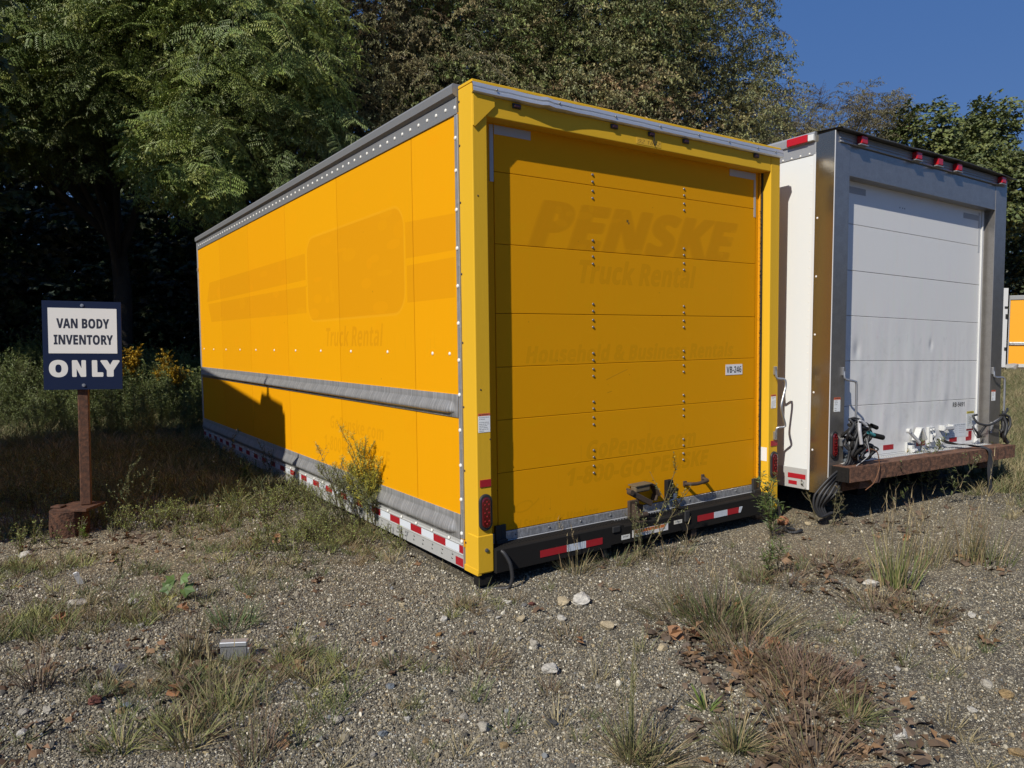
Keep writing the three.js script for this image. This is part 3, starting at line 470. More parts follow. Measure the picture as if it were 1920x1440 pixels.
part(wb, 'top_rail', merge([bx(-0.006, 0.03, 2.4405, 2.53, -6.79, -0.149, 0.002), prism([[-0.006, 2.5305], [-0.02, 2.535], [-0.026, 2.585], [-0.018, 2.60], [0.03, 2.60], [0.03, 2.5305]], -6.79, -0.149)]), M([0.42, 0.42, 0.41], 0.4, 0.5));
{ const l = part(wb, 'marker_light', bx(-0.042, -0.02, 2.532, 2.588, -0.372, -0.2, 0.006), mats.lensBright, 'long red side marker light'); part(l, 'mount', bx(-0.036, -0.018, 2.535, 2.58, -0.198, -0.152, 0.004), wm.white); }
{ const rail = part(wb, 'bottom_rail', cubeUV(bx(-0.005, 0.03, 0.0, 0.1495, -6.79, -0.169, 0.002), 2), mats.aluRail);
  part(rail, 'reflective_tape', bx(-0.0068, -0.0045, 0.072, 0.108, -0.328, -0.178), mats.tapeRed); part(rail, 'reflective_tape', prism([[-0.0068, 0.024], [-0.0068, 0.052], [-0.0045, 0.052], [-0.0045, 0.024]], -0.322, -0.25), mats.tapeRed);
  for (let z = -0.62; z > -6.6; z -= 0.6) part(rail, 'reflective_tape', bx(-0.0068, -0.0045, 0.072, 0.108, z - 0.15, z), mats.tapeRed);
  for (const y of [0.035, 0.062]) part(rail, 'bolt', dome(-0.005, y, -0.208, 0.009, '-x'), mats.bolt); }
part(wb, 'roof', bx(0.03, 2.59, 2.58, 2.602, -6.79, -0.149), mats.roof); part(wb, 'far_wall', bx(2.57, 2.59, 0.0, 2.57, -6.79, -0.149), wm.frp); part(wb, 'front_wall', bx(0.03, 2.57, 0.0, 2.58, -6.80, -6.78), wm.frp); part(wb, 'floor', bx(0.03, 2.56, 0.02, 0.14, -6.78, -0.09), mats.blackPaint);
// rear frame
{ const p1 = part(wb, 'post', cubeUV(bx(0.001, 0.182, -0.012, 2.575, -0.147, 0, 0.004), 1.3), wm.inox); part(p1, 'side_face', bx(-0.003, 0.0005, -0.012, 2.575, -0.1475, -0.001), wm.inoxSide); part(p1, 'edge_bead', bx(-0.0042, 0.004, -0.012, 2.575, -0.0008, 0.003, 0.001), wm.white);
  part(wb, 'post', cubeUV(bx(2.385, 2.59, -0.012, 2.575, -0.147, 0, 0.004), 1.3), wm.inox); }
part(wb, 'header', cubeUV(bx(0.1835, 2.3835, 2.28, 2.498, -0.147, -0.003, 0.004), 1.3), wm.inox);
{ const h = part(wb, 'light_channel', merge([bx(0.05, 2.54, 2.499, 2.575, -0.147, 0.0012), bx(0.05, 2.54, 2.50, 2.512, 0.0015, 0.012, 0.003), bx(0.05, 2.54, 2.526, 2.532, 0.0015, 0.007, 0.002), bx(0.05, 2.54, 2.545, 2.551, 0.0015, 0.007, 0.002)]), wm.channel);
  for (let x = 0.2; x < 2.5; x += 0.31) part(h, 'bolt', dome(x, 2.506, 0.012, 0.005, 'z'), mats.bolt); }
{ // sheet visor over the lamps, a little bent
  const N = 40, pos = [], idx = []; const prof = [[-0.15, 0.020], [0.045, 0.012], [0.062, 0.002], [0.060, -0.004], [0.044, 0.004], [-0.15, 0.006]];
  for (let i = 0; i <= N; i++) { const x = lerp(0.0, 2.64, i / N), dr = -0.006 * Math.sin(x * 3) + 0.006 * noise(x * 4) - 0.012 * sstep(x, 2.4, 2.64), ou = 0.008 * noise(x * 3, 7); prof.forEach(([z, y]) => pos.push(x, 2.582 + y + dr * sstep(z, -0.15, 0.06), z + ou * (z > 0 ? 1 : 0))); }
  const n = prof.length; for (let i = 0; i < N; i++) for (let j = 0; j < n; j++) { const a = i * n + j, b = i * n + (j + 1) % n; idx.push(a, a + n, b, b, a + n, b + n); }
  let g = new THREE.BufferGeometry(); g.setAttribute('position', new THREE.Float32BufferAttribute(pos, 3)); g.setIndex(idx); g = g.toNonIndexed(); g.computeVertexNormals(); part(wb, 'visor', g, wm.visor); }
for (const x of [0.29, 1.03, 1.345, 1.653, 2.43]) { const l = part(wb, 'marker_light', bx(x - 0.052, x + 0.052, 2.503, 2.512, 0.0005, 0.044, 0.002), wm.channel); part(l, 'lens', bx(x - 0.039, x + 0.039, 2.5125, 2.572, 0.003, 0.046, 0.009), mats.lensBright); }
// roller door: six sections, the lower ones dented
const wSeam = [2.30, 1.966, 1.624, 1.287, 0.949, 0.609, 0.212], WZ = -0.085;
part(wb, 'door_backing', bx(0.15, 2.42, 0.16, 2.42, WZ - 0.06, WZ - 0.03), mats.black);
for (let i = 0; i < 6; i++) part(wb, 'door_section', plan(bx(0.195, 2.318, wSeam[i + 1] + 0.0015, wSeam[i] - 0.0015, WZ - 0.03, WZ + 0.0005 * (i % 2), 0.003), 'x', 0.18, 2.38, 'y', 0.2, 2.3), wDoor);
part(wb, 'door_track', merge([bx(2.3195, 2.338, 0.2, 2.28, WZ - 0.02, WZ + 0.012, 0.003), bx(2.352, 2.384, 0.2, 2.28, WZ - 0.02, WZ - 0.004)]), wm.whiteMetal);
{ const m = new THREE.MeshStandardMaterial({ map: ctex(64, 1024, (g, w, h) => { g.fillStyle = '#8b8985'; g.fillRect(0, 0, w, h); reseed(4); for (let i = 0; i < 900; i++) { const v = rnd(), low = v > 0.55 && v < 0.85; g.fillStyle = low ? `rgba(${90 + 60 * rnd() | 0},${55 + 20 * rnd() | 0},30,0.5)` : `rgba(${40 + 90 * rnd() | 0},${40 + 85 * rnd() | 0},40,0.45)`; g.fillRect(rnd() * w, v * h, rr(2, 14), rr(3, 26)); } }), roughness: 0.85, bumpMap: rustBump, bumpScale: 0.004 });
  part(wb, 'seal_strip', plan(bx(2.3385, 2.3515, 0.2, 2.28, WZ - 0.02, WZ + 0.004, 0.002), 'x', 2.3385, 2.3515, 'y', 0.2, 2.28), m, 'rust-streaked seal beside the white door'); }
part(wb, 'corner_tape', bx(0.3, 0.523, 2.192, 2.24, WZ + 0.001, WZ + 0.0022), M([0.33, 0.33, 0.33], 0.5)); part(wb, 'corner_tape', bx(2.003, 2.265, 2.186, 2.232, WZ + 0.001, WZ + 0.0022), M([0.33, 0.33, 0.33], 0.5)); part(wb, 'corner_tape', bx(2.268, 2.3, 1.91, 2.26, WZ + 0.001, WZ + 0.0022), M([0.42, 0.43, 0.44], 0.5));
part(wb, 'door_sill', merge([bx(0.19, 2.35, 0.165, 0.2115, WZ - 0.03, WZ + 0.01, 0.004), bx(2.30, 2.36, 0.2, 0.25, WZ, WZ + 0.03, 0.006)]), wm.whiteMetal);
for (const [x0, x1, y0, y1] of [[0.54, 0.689, 0.243, 0.283], [0.846, 0.992, 0.243, 0.283], [1.335, 1.474, 0.243, 0.283], [1.868, 1.997, 0.243, 0.281], [2.155, 2.257, 0.24, 0.275], [2.2, 2.257, 0.2755, 0.324]]) part(wb, 'reflective_tape', bx(x0, x1, y0, y1, WZ + 0.0008, WZ + 0.002), mats.tapeRed);
const instr = label(256, 256, (g, w, h) => { g.fillStyle = '#cfd2d3'; g.fillRect(0, 0, w, h); g.fillStyle = '#33363a'; words(g, 'Roll-Up Door Guide', 16, 12, w - 32, 20); for (let i = 0; i < 9; i++) { g.fillStyle = 'rgba(70,72,78,0.7)'; words(g, ['lift the handle', 'hold the strap', 'close with care', 'keep clear', 'lock both pins'][i % 5], i % 2 ? w * 0.55 : 14, 50 + Math.floor(i / 2) * 40, w * 0.36, 12); } g.strokeStyle = 'rgba(80,80,86,0.6)'; g.strokeRect(12, 44, w * 0.42, 190); });
part(wb, 'instruction_label', plate(1.872, 2.153, 0.284, 0.398, WZ + 0.001, 0.0012), instr);
part(wb, 'warning_sticker', plate(2.16, 2.287, 0.33, 0.50, WZ + 0.001, 0.0012), label(128, 170, (g, w, h) => { g.fillStyle = '#c9ccc9'; g.fillRect(0, 0, w, h); g.fillStyle = '#b9a83c'; g.fillRect(0, 0, w, h * 0.12); g.fillStyle = '#222'; words(g, 'CAUTION', 20, 5, w - 40, 11); g.strokeStyle = '#555'; g.lineWidth = 3; for (let i = 0; i < 6; i++) { g.beginPath(); g.moveTo(30, 40 + i * 18); g.lineTo(64, 60 + i * 8); g.lineTo(95, 36 + i * 17); g.stroke(); } g.fillStyle = '#702020'; g.fillRect(0, h * 0.92, w, h * 0.08); }));
part(wb, 'warning_sticker', plate(0.463, 0.538, 0.286, 0.404, WZ + 0.001, 0.0012), label(96, 150, (g, w, h) => { warn(g, w, h, 'WARNING', ['', '', '', '', 'Close the', 'door slowly'], 0.16); g.fillStyle = '#222'; g.fillRect(w * 0.38, h * 0.28, w * 0.24, h * 0.3); }));
const warnSmall = label(96, 140, (g, w, h) => warn(g, w, h, 'WARNING', ['To avoid', 'injury do', 'not ride', '', 'on the', 'bumper'], 0.16));
part(wb, 'warning_sticker', plate(0.052, 0.128, 0.584, 0.687, 0.0004, 0.0012), warnSmall); part(wb, 'warning_sticker', plate(2.418, 2.486, 0.592, 0.687, 0.0004, 0.0012), warnSmall); part(wb, 'warning_sticker', plate(2.415, 2.45, 0.30, 0.40, 0.0004, 0.0012), M([0.6, 0.6, 0.58], 0.6));
tailLight(wb, 0.06, 0.345, 0);
grabBar(wb, [[0.15, 0.875, 0.012], [0.152, 0.82, 0.02], [0.205, 0.805, 0.05], [0.228, 0.78, 0.06], [0.23, 0.52, 0.06], [0.22, 0.44, 0.05], [0.16, 0.40, 0.02], [0.155, 0.36, 0.012]]);
grabBar(wb, [[2.42, 0.86, 0.012], [2.422, 0.805, 0.02], [2.49, 0.80, 0.05], [2.515, 0.775, 0.06], [2.515, 0.5, 0.06], [2.49, 0.44, 0.05], [2.43, 0.40, 0.02], [2.425, 0.36, 0.012]]);
{ // latches, painted white
  const bar = (x0, y0, x1, y1, z, w, t) => { const L = Math.hypot(x1 - x0, y1 - y0); return new RoundedBoxGeometry(L, w, t, 2, Math.min(w, t) * 0.3).rotateZ(Math.atan2(y1 - y0, x1 - x0)).translate((x0 + x1) / 2, (y0 + y1) / 2, z); };
  const wl = M([0.52, 0.52, 0.50], 0.5, 0, { bumpMap: fine, bumpScale: 0.002 });
  const l = part(wb, 'latch', merge([bx(1.165, 1.235, 0.19, 0.285, WZ, WZ + 0.016, 0.004), bx(1.18, 1.222, 0.175, 0.265, WZ + 0.016, WZ + 0.05, 0.005), cyl(1.2, 0.225, WZ + 0.062, 0.014, 0.05, 'x'), cyl(1.225, 0.275, WZ + 0.03, 0.012, 0.03, 'z'), bx(1.19, 1.215, 0.165, 0.19, WZ + 0.03, WZ + 0.075, 0.004)]), wl);
  part(l, 'lever', merge([bar(1.062, 0.393, 1.235, 0.285, WZ + 0.082, 0.026, 0.018), cyl(1.062, 0.393, WZ + 0.085, 0.020, 0.026, 'z')]), wl);
  part(l, 'latch_cover', merge([bar(1.235, 0.30, 1.298, 0.395, WZ + 0.04, 0.016, 0.05), bar(1.29, 0.395, 1.33, 0.398, WZ + 0.04, 0.016, 0.05), bar(1.322, 0.395, 1.385, 0.30, WZ + 0.04, 0.022, 0.05)]), wl);
  const k = part(wb, 'lock_box', merge([bx(1.49, 1.535, 0.235, 0.395, WZ, WZ + 0.022, 0.004), bx(1.54, 1.59, 0.30, 0.395, WZ, WZ + 0.018, 0.004), bx(1.50, 1.53, 0.27, 0.335, WZ + 0.022, WZ + 0.045, 0.004), cyl(1.565, 0.325, WZ + 0.03, 0.017, 0.03, 'z'), cyl(1.512, 0.37, WZ + 0.03, 0.011, 0.014, 'z'), cyl(1.562, 0.372, WZ + 0.025, 0.009, 0.014, 'z'), tube([[1.555, 0.3, WZ + 0.03], [1.58, 0.255, WZ + 0.045], [1.64, 0.25, WZ + 0.045], [1.655, 0.30, WZ + 0.03]], 0.006, 6)]), wl);
  part(k, 'keyhole', cyl(1.515, 0.302, WZ + 0.046, 0.009, 0.005, 'z'), mats.black);
  part(wb, 'pull_handle', merge([bx(1.695, 1.855, 0.362, 0.392, WZ + 0.03, WZ + 0.05, 0.006), bx(1.69, 1.715, 0.355, 0.40, WZ, WZ + 0.045, 0.004), bx(1.835, 1.86, 0.355, 0.40, WZ, WZ + 0.045, 0.004)]), wl);
}
{ // rusty bumper, its tread deck and the dark end plate
  let g = new THREE.BoxGeometry(2.515, 0.108, 0.135, 90, 5, 6).translate(1.2925, 0.147, 0.0805); const p = g.attributes.position;
  for (let i = 0; i < p.count; i++) { const x = p.getX(i), y = p.getY(i), z = p.getZ(i); const n = 0.006 * fbm(x * 6, y * 14, z * 14, 3); p.setXYZ(i, x + n, y + n + (y < 0.12 && x > 0.3 && x < 0.42 ? -0.03 : 0), z + n * 1.2); }
  g.computeVertexNormals(); const b = part(wb, 'bumper', cubeUV(g, 1.6), rust, 'rusty brown steel step bumper');
  const deck = part(b, 'tread_plate', bx(0.16, 2.42, 0.17, 0.2045, WZ + 0.02, 0.0125, 0.003), mats.aluRail); const st = []; for (let x = 0.2; x < 2.4; x += 0.03) for (let k = 0; k < 3; k++) st.push(bx(x + 0.008 * (k % 2), x + 0.018 + 0.008 * (k % 2), 0.204, 0.2075, -0.05 + k * 0.02, -0.042 + k * 0.02)); 
  part(b, 'tread', merge(st), mats.aluRail);
  const e = part(b, 'end_plate', bx(0.021, 0.0335, 0.094, 0.198, 0.012, 0.145, 0.002), mats.blackPaint); const d = []; for (let i = 0; i < 4; i++) for (let k = 0; k < 4; k++) d.push(new THREE.BoxGeometry(0.003, 0.018, 0.006).rotateX((i + k) % 2 ? 0.8 : -0.8).translate(0.02, 0.112 + i * 0.024, 0.03 + k * 0.031)); part(e, 'tread', merge(d), mats.blackPaint);
  part(wb, 'bumper_bracket', merge([bx(0.16, 0.34, 0.0, 0.17, -0.06, 0.01), bx(2.2, 2.38, 0.0, 0.17, -0.06, 0.01), bx(0.20, 0.36, 0.03, 0.1, 0.02, 0.12, 0.006)]), rust);
  part(wb, 'dock_plate', merge([bx(0.20, 0.46, 0.21, 0.23, -0.07, 0.03, 0.003), bx(0.24, 0.43, 0.2305, 0.275, -0.078, -0.02, 0.02)]), M([0.16, 0.18, 0.2], 0.5, 0.3));
  for (const [x0, x1, z0, z1] of [[0.5, 0.75, -1.9, -1.6], [1.9, 2.15, -1.9, -1.6], [0.3, 0.6, -3.6, -3.3], [2.0, 2.3, -3.6, -3.3], [0.3, 0.6, -6.6, -6.3], [2.0, 2.3, -6.6, -6.3]]) part(wb, 'support_block', cubeUV(bx(x0, x1, -0.34, 0.019, z0, z1, 0.01)), mats.wood);
  part(wb, 'chassis_rail', bx(0.7, 0.85, -0.12, 0.018, -6.7, -0.2), mats.blackPaint); part(wb, 'chassis_rail', bx(1.75, 1.9, -0.12, 0.018, -6.7, -0.2), mats.blackPaint);
}
const inW = (x, y, z) => wb.localToWorld(V(x, y, z));
wb.updateMatrixWorld(true); yb.updateMatrixWorld(true);
const inY = (x, y, z) => yb.localToWorld(V(x, y, z));
const wAttach = (pts) => pts.map((p) => inW(...p));
{ // bundles of cable hung on the grab handles: modelled in the white body's axes, standing in the world
  const cable = (o, seed, cx, cy, cz, n, rx, ry) => { reseed(seed); for (let i = 0; i < n; i++) { const pts = [], a0 = rr(0, 6), ex = rr(0.6, 1.15), ey = rr(0.6, 1.2), ph = rr(-0.5, 0.5), ox = rr(-0.03, 0.03), oz = rr(-0.025, 0.045); for (let k = 0; k < 9; k++) { const a = a0 + k / 9 * Math.PI * 2; pts.push(inW(cx + ox + rx * ex * Math.cos(a) + 0.03 * Math.sin(a * 3 + ph), cy + ry * ey * Math.sin(a) + ph * 0.03, cz + oz + 0.02 * Math.sin(a * 2 + i))); } part(o, 'cable', tube(pts, rr(0.006, 0.012), 7, 60, true), i % 4 === 3 ? mats.blackPaint : mats.rubber); } };
  const o = thing('cable_bundle', 'tangled bundle of black cables hanging on the left post of the white body', 'cables');
  cable(o, 41, 0.235, 0.37, 0.085, 9, 0.095, 0.105); cable(o, 42, 0.20, 0.45, 0.075, 5, 0.075, 0.08); cable(o, 43, 0.25, 0.30, 0.09, 4, 0.08, 0.07);
  for (const [k, r] of [[0, 0.012], [0.014, 0.010], [0.03, 0.011], [-0.015, 0.008], [0.045, 0.007]]) part(o, 'cable', tube(wAttach([[0.30 + k, 0.45, 0.07], [0.19 + k, 0.44 - k, 0.09], [0.15 + k, 0.33, 0.08], [0.14 + k * 2, 0.22, 0.07], [-0.0 + k * 3, 0.12, 0.04], [-0.09 + k * 2.4, 0.0, 0.0 + k], [-0.1 + k * 2, -0.09, -0.02], [-0.06 + k * 1.5, -0.16, 0.0], [0.02 + k, -0.14, 0.02]]), r, 7, 60), mats.rubber);
  part(o, 'connector', merge([tube(wAttach([[0.26, 0.42, 0.18], [0.36, 0.40, 0.19]]), 0.019, 10), tube(wAttach([[0.33, 0.47, 0.16], [0.26, 0.49, 0.16]]), 0.016, 10)]), mats.blackPaint);
  part(o, 'connector', tube(wAttach([[0.20, 0.445, 0.175], [0.265, 0.42, 0.18]]), 0.0135, 10), M([0.05, 0.22, 0.24], 0.4), 'teal cable plug'); 
  part(o, 'wire', tube(wAttach([[0.22, 0.33, 0.12], [0.32, 0.30, 0.17], [0.36, 0.18, 0.17], [0.28, 0.08, 0.18], [0.2, 0.03, 0.165]]), 0.0035, 6, 40), M([0.16, 0.07, 0.03], 0.5)); part(o, 'wire', tube(wAttach([[0.15, 0.2, 0.12], [0.24, 0.28, 0.16], [0.22, 0.4, 0.15]]), 0.003, 6, 40), M([0.3, 0.3, 0.3], 0.5));
  part(o, 'conduit', tube(wAttach([[0.16, 0.36, 0.15], [0.15, 0.46, 0.14], [0.20, 0.52, 0.11], [0.26, 0.49, 0.12]]), 0.013, 8, 40), M([0.35, 0.35, 0.36], 0.45));
  const q = thing('cable_bundle', 'black cables and strap drooping from the right post of the white body', 'cables');
  cable(q, 44, 2.49, 0.36, 0.06, 3, 0.03, 0.12);
  part(q, 'cable', tube(wAttach([[2.56, 0.52, 0.07], [2.5, 0.5, 0.09], [2.4, 0.42, 0.07], [2.3, 0.38, 0.03], [2.22, 0.40, -0.02], [2.2, 0.46, -0.05], [2.25, 0.47, -0.04]]), 0.010, 7, 50), mats.rubber);
  part(q, 'cable', tube(wAttach([[2.5, 0.5, 0.07], [2.47, 0.36, 0.08], [2.5, 0.26, 0.08], [2.54, 0.215, 0.09]]), 0.018, 7, 40), mats.rubber);
  for (let i = 0; i < 5; i++) part(q, 'wire', tube(wAttach([[2.32, 0.385, 0.02], [2.24 - 0.02 * i, 0.36 - 0.02 * i, 0.01], [2.2 - 0.03 * i, 0.30 + 0.02 * i, 0.0], [2.22 + 0.02 * i, 0.27, -0.02]]), 0.003, 5, 24), mats.rubber);
}
{ // strap lying over the bumper and hanging to the ground
  const pts = wAttach([[1.66, 0.285, -0.07], [1.78, 0.245, 0.0], [1.9, 0.232, 0.06], [2.0, 0.215, 0.12], [2.045, 0.19, 0.158], [2.055, 0.08, 0.163], [2.05, -0.05, 0.165], [2.065, -0.2, 0.172]]), c = new THREE.CatmullRomCurve3(pts), N = 60, pos = [], idx = [], uv = [];
  const ax = inW(1, 0, 0).sub(inW(0, 0, 0)), az = inW(0, 0, 1).sub(inW(0, 0, 0));
  for (let i = 0; i <= N; i++) { const t = i / N, p = c.getPointAt(t), side = az.clone().multiplyScalar(1 - sstep(t, 0.25, 0.5)).addScaledVector(ax, 0.25 + sstep(t, 0.3, 0.5)).normalize(), tan = c.getTangentAt(t), nn = tan.clone().cross(side).normalize(); const w = 0.040 + 0.026 * Math.sin(Math.PI * sstep(t, 0, 0.5)); for (const [s, h] of [[-1, 0.002], [1, 0.002], [1, -0.002], [-1, -0.002]]) { const q = p.clone().addScaledVector(side, s * w).addScaledVector(nn, h + 0.004 * Math.sin(t * 20) * s); pos.push(q.x, q.y, q.z); uv.push(t * 6, (s + 1) / 2); } }
  for (let i = 0; i < N; i++) for (let j = 0; j < 4; j++) { const a = i * 4 + j, b = i * 4 + (j + 1) % 4; idx.push(a, b, a + 4, b, b + 4, a + 4); }
  const g = new THREE.BufferGeometry(); g.setAttribute('position', new THREE.Float32BufferAttribute(pos, 3)); g.setAttribute('uv', new THREE.Float32BufferAttribute(uv, 2)); g.setIndex(idx); g.computeVertexNormals();
  single('strap', g, M([0.03, 0.03, 0.033], 0.85), 'flat black webbing strap hanging over the rusty bumper', 'strap');
}
// ---------------------------------------------------------------- the sign
const pxz = (px, py, z) => { const d = pxRay(px, py), k = z / d.z; return d.multiplyScalar(k).add(STOOD); };
{
  const base = pxg(128, 1013), foot = pxz(162, 945, base.z - 0.2);
  const s = thing('sign', 'navy and white metal sign on a rusty square post', 'sign', [foot.x, 0, foot.z]);
  const gy = hgt(foot.x, foot.z);
  const col = pxz(158, 730, foot.z - 0.01).sub(V(foot.x, 0, foot.z));
  const postMat = new THREE.MeshStandardMaterial({ map: rustMap, color: new THREE.Color(0.56, 0.50, 0.46), bumpMap: rustBump, bumpScale: 0.0015, roughness: 0.8 });
  const top = 1.42, pg = bx(-0.033, 0.033, foot.y, top, -0.033, 0.033, 0.008).rotateY(R(24));
  { const p = pg.attributes.position; for (let i = 0; i < p.count; i++) p.setX(i, p.getX(i) + (p.getY(i) - foot.y) / (col.y - foot.y) * col.x); }
  part(s, 'post', cubeUV(pg, 2), postMat);
  const cx = pxz(155.5, 648, foot.z + 0.05), yaw = 20;
  const g0 = new THREE.Group(); g0.name = 'sign_panel'; g0.position.set(cx.x - foot.x, cx.y, cx.z - foot.z); g0.rotation.set(0, R(yaw), R(-0.6), 'YXZ'); 
  const W = 0.472, H = 0.60;
  const navy = M([0.011, 0.018, 0.045], 0.45, 0, { bumpMap: fine, bumpScale: 0.0003 });
  const panelMap = ctex(640, 700, (g, w, h) => { g.fillStyle = css([0.011, 0.018, 0.045]); g.fillRect(0, 0, w, h); g.fillStyle = css([0.60, 0.59, 0.56]); const y = 0.672 * h, hh = 0.172 * h; 
    // ONLY, wide heavy letters
    words.weight = 9; const L = 'ONLY', xs = [0.065, 0.345, 0.595, 0.735], ws = [0.245, 0.20, 0.155, 0.215]; for (let i = 0; i < 4; i++) { words(g, L[i], xs[i] * w, y, ws[i] * w, hh, 0, 'bold'); } words.weight = 0;
  });
  const panel = part(s, 'sign_panel', plan(bx(-W / 2, W / 2, -H / 2, H / 2, -0.002, 0.002, 0.001), 'x', -W / 2, W / 2, 'y', -H / 2, H / 2), paint({ map: panelMap, roughness: 0.45 }));
  panel.position.copy(g0.position); panel.rotation.copy(g0.rotation);
  const x0 = -W / 2 + 0.034, x1 = W / 2 - 0.028, y0 = -H / 2 + 0.247, y1 = H / 2 - 0.047;
  const whiteMap = ctex(640, 400, (g, w, h) => { g.fillStyle = css([0.63, 0.62, 0.585]); g.fillRect(0, 0, w, h); g.fillStyle = css([0.014, 0.017, 0.032]); words.weight = 5; words(g, 'VAN BODY', 0.125 * w, 0.235 * h, 0.76 * w, 0.205 * h); words(g, 'INVENTORY', 0.075 * w, 0.595 * h, 0.86 * w, 0.205 * h); words.weight = 0; });
  part(panel, 'white_plate', plan(bx(x0, x1, y0, y1, 0.0021, 0.0045), 'x', x0, x1, 'y', y0, y1), new THREE.MeshStandardMaterial({ map: whiteMap, roughness: 0.5 }));
  for (const y of [H / 2 - 0.028, -H / 2 + 0.03]) part(panel, 'bolt', merge([cyl(0, y, 0.004, 0.011, 0.004, 'z', 12), cyl(0, y, 0.008, 0.007, 0.008, 'z', 6)]), mats.steel);
  part(s, 'base_plate', cubeUV(merge([bx(-0.15, 0.08, foot.y - 0.022, foot.y - 0.002, -0.1, 0.14, 0.003), bx(-0.17, -0.10, foot.y - 0.001, foot.y + 0.012, 0.06, 0.13, 0.004)]), 2), postMat);
  let b = new THREE.BoxGeometry(0.235, foot.y - 0.022 - gy + 0.06, 0.24, 12, 8, 10); const p = b.attributes.position;
  for (let i = 0; i < p.count; i++) { const x = p.getX(i), y = p.getY(i), z = p.getZ(i), ca = Math.hypot(x / 0.1175, z / 0.12); const q = ca > 1 ? 1 / Math.pow(ca, 0.96) : 1, n = 0.02 * fbm(x * 9, y * 9, z * 9, 3) + 0.012 * fbm(x * 34, y * 10, z * 34, 2); p.setXYZ(i, x * q * (1 + n * 4), y, z * q * (1 + n * 4)); }
  b.computeVertexNormals(); b.translate(-0.09, (foot.y - 0.022 + gy - 0.06) / 2, 0.05);
  part(s, 'base_block', cubeUV(b, 2.2), new THREE.MeshStandardMaterial({ map: rustMap, color: new THREE.Color(0.48, 0.44, 0.43), bumpMap: rustBump, bumpScale: 0.01, roughness: 0.95 }), 'brown rusty block under the sign post');
}
// ---------------------------------------------------------------- small things on the ground
function rockGeo(seed, detail = 3, rough = 0.25) {
  reseed(seed); const g = new THREE.IcosahedronGeometry(0.5, detail), p = g.attributes.position, o = rnd() * 100, cuts = []; for (let i = 0; i < 9; i++) cuts.push([V(gauss(), gauss(), gauss()).normalize(), rr(0.26, 0.42)]);
  const v = new THREE.Vector3(); for (let i = 0; i < p.count; i++) { v.fromBufferAttribute(p, i); for (const [n, d] of cuts) { const k = v.dot(n); if (k > d) v.addScaledVector(n, (d - k) * 0.96); } const s = 1 + rough * fbm(v.x * 3 + o, v.y * 3, v.z * 3, 3); p.setXYZ(i, v.x * s, v.y * s, v.z * s); }
  g.computeVertexNormals(); return g;
}
const rockGeos = [1, 2, 3, 4, 5].map((s) => rockGeo(100 + s, 4, 0.55)), roundGeos = [6, 7].map((s) => rockGeo(s, 3, 0.12));
const stoneMap = dtex(256, 256, (u, v) => { const a = 0.8 + 0.5 * fbm(u * 9, v * 9, 3, 4) + 0.25 * fbm(u * 40, v * 40, 1, 2); return [a * 0.9, a * 0.89, a * 0.86]; });
const stoneMat = {}; const STONE = { white: [0.60, 0.57, 0.51], pale: [0.44, 0.405, 0.34], tan: [0.36, 0.25, 0.12], grey: [0.20, 0.195, 0.19], blue: [0.22, 0.25, 0.28], dark: [0.07, 0.068, 0.066], red: [0.20, 0.07, 0.05], orange: [0.36, 0.20, 0.07], cream: [0.52, 0.43, 0.28] };
for (const k in STONE) stoneMat[k] = new THREE.MeshStandardMaterial({ map: stoneMap, color: new THREE.Color().setRGB(...STONE[k]), roughness: 0.85, bumpMap: rustBump, bumpScale: 0.004 });
const stoneWord = { white: 'white', pale: 'pale grey', tan: 'tan', grey: 'grey', blue: 'bluish grey', dark: 'dark grey', red: 'reddish', orange: 'orange brown', cream: 'cream' };
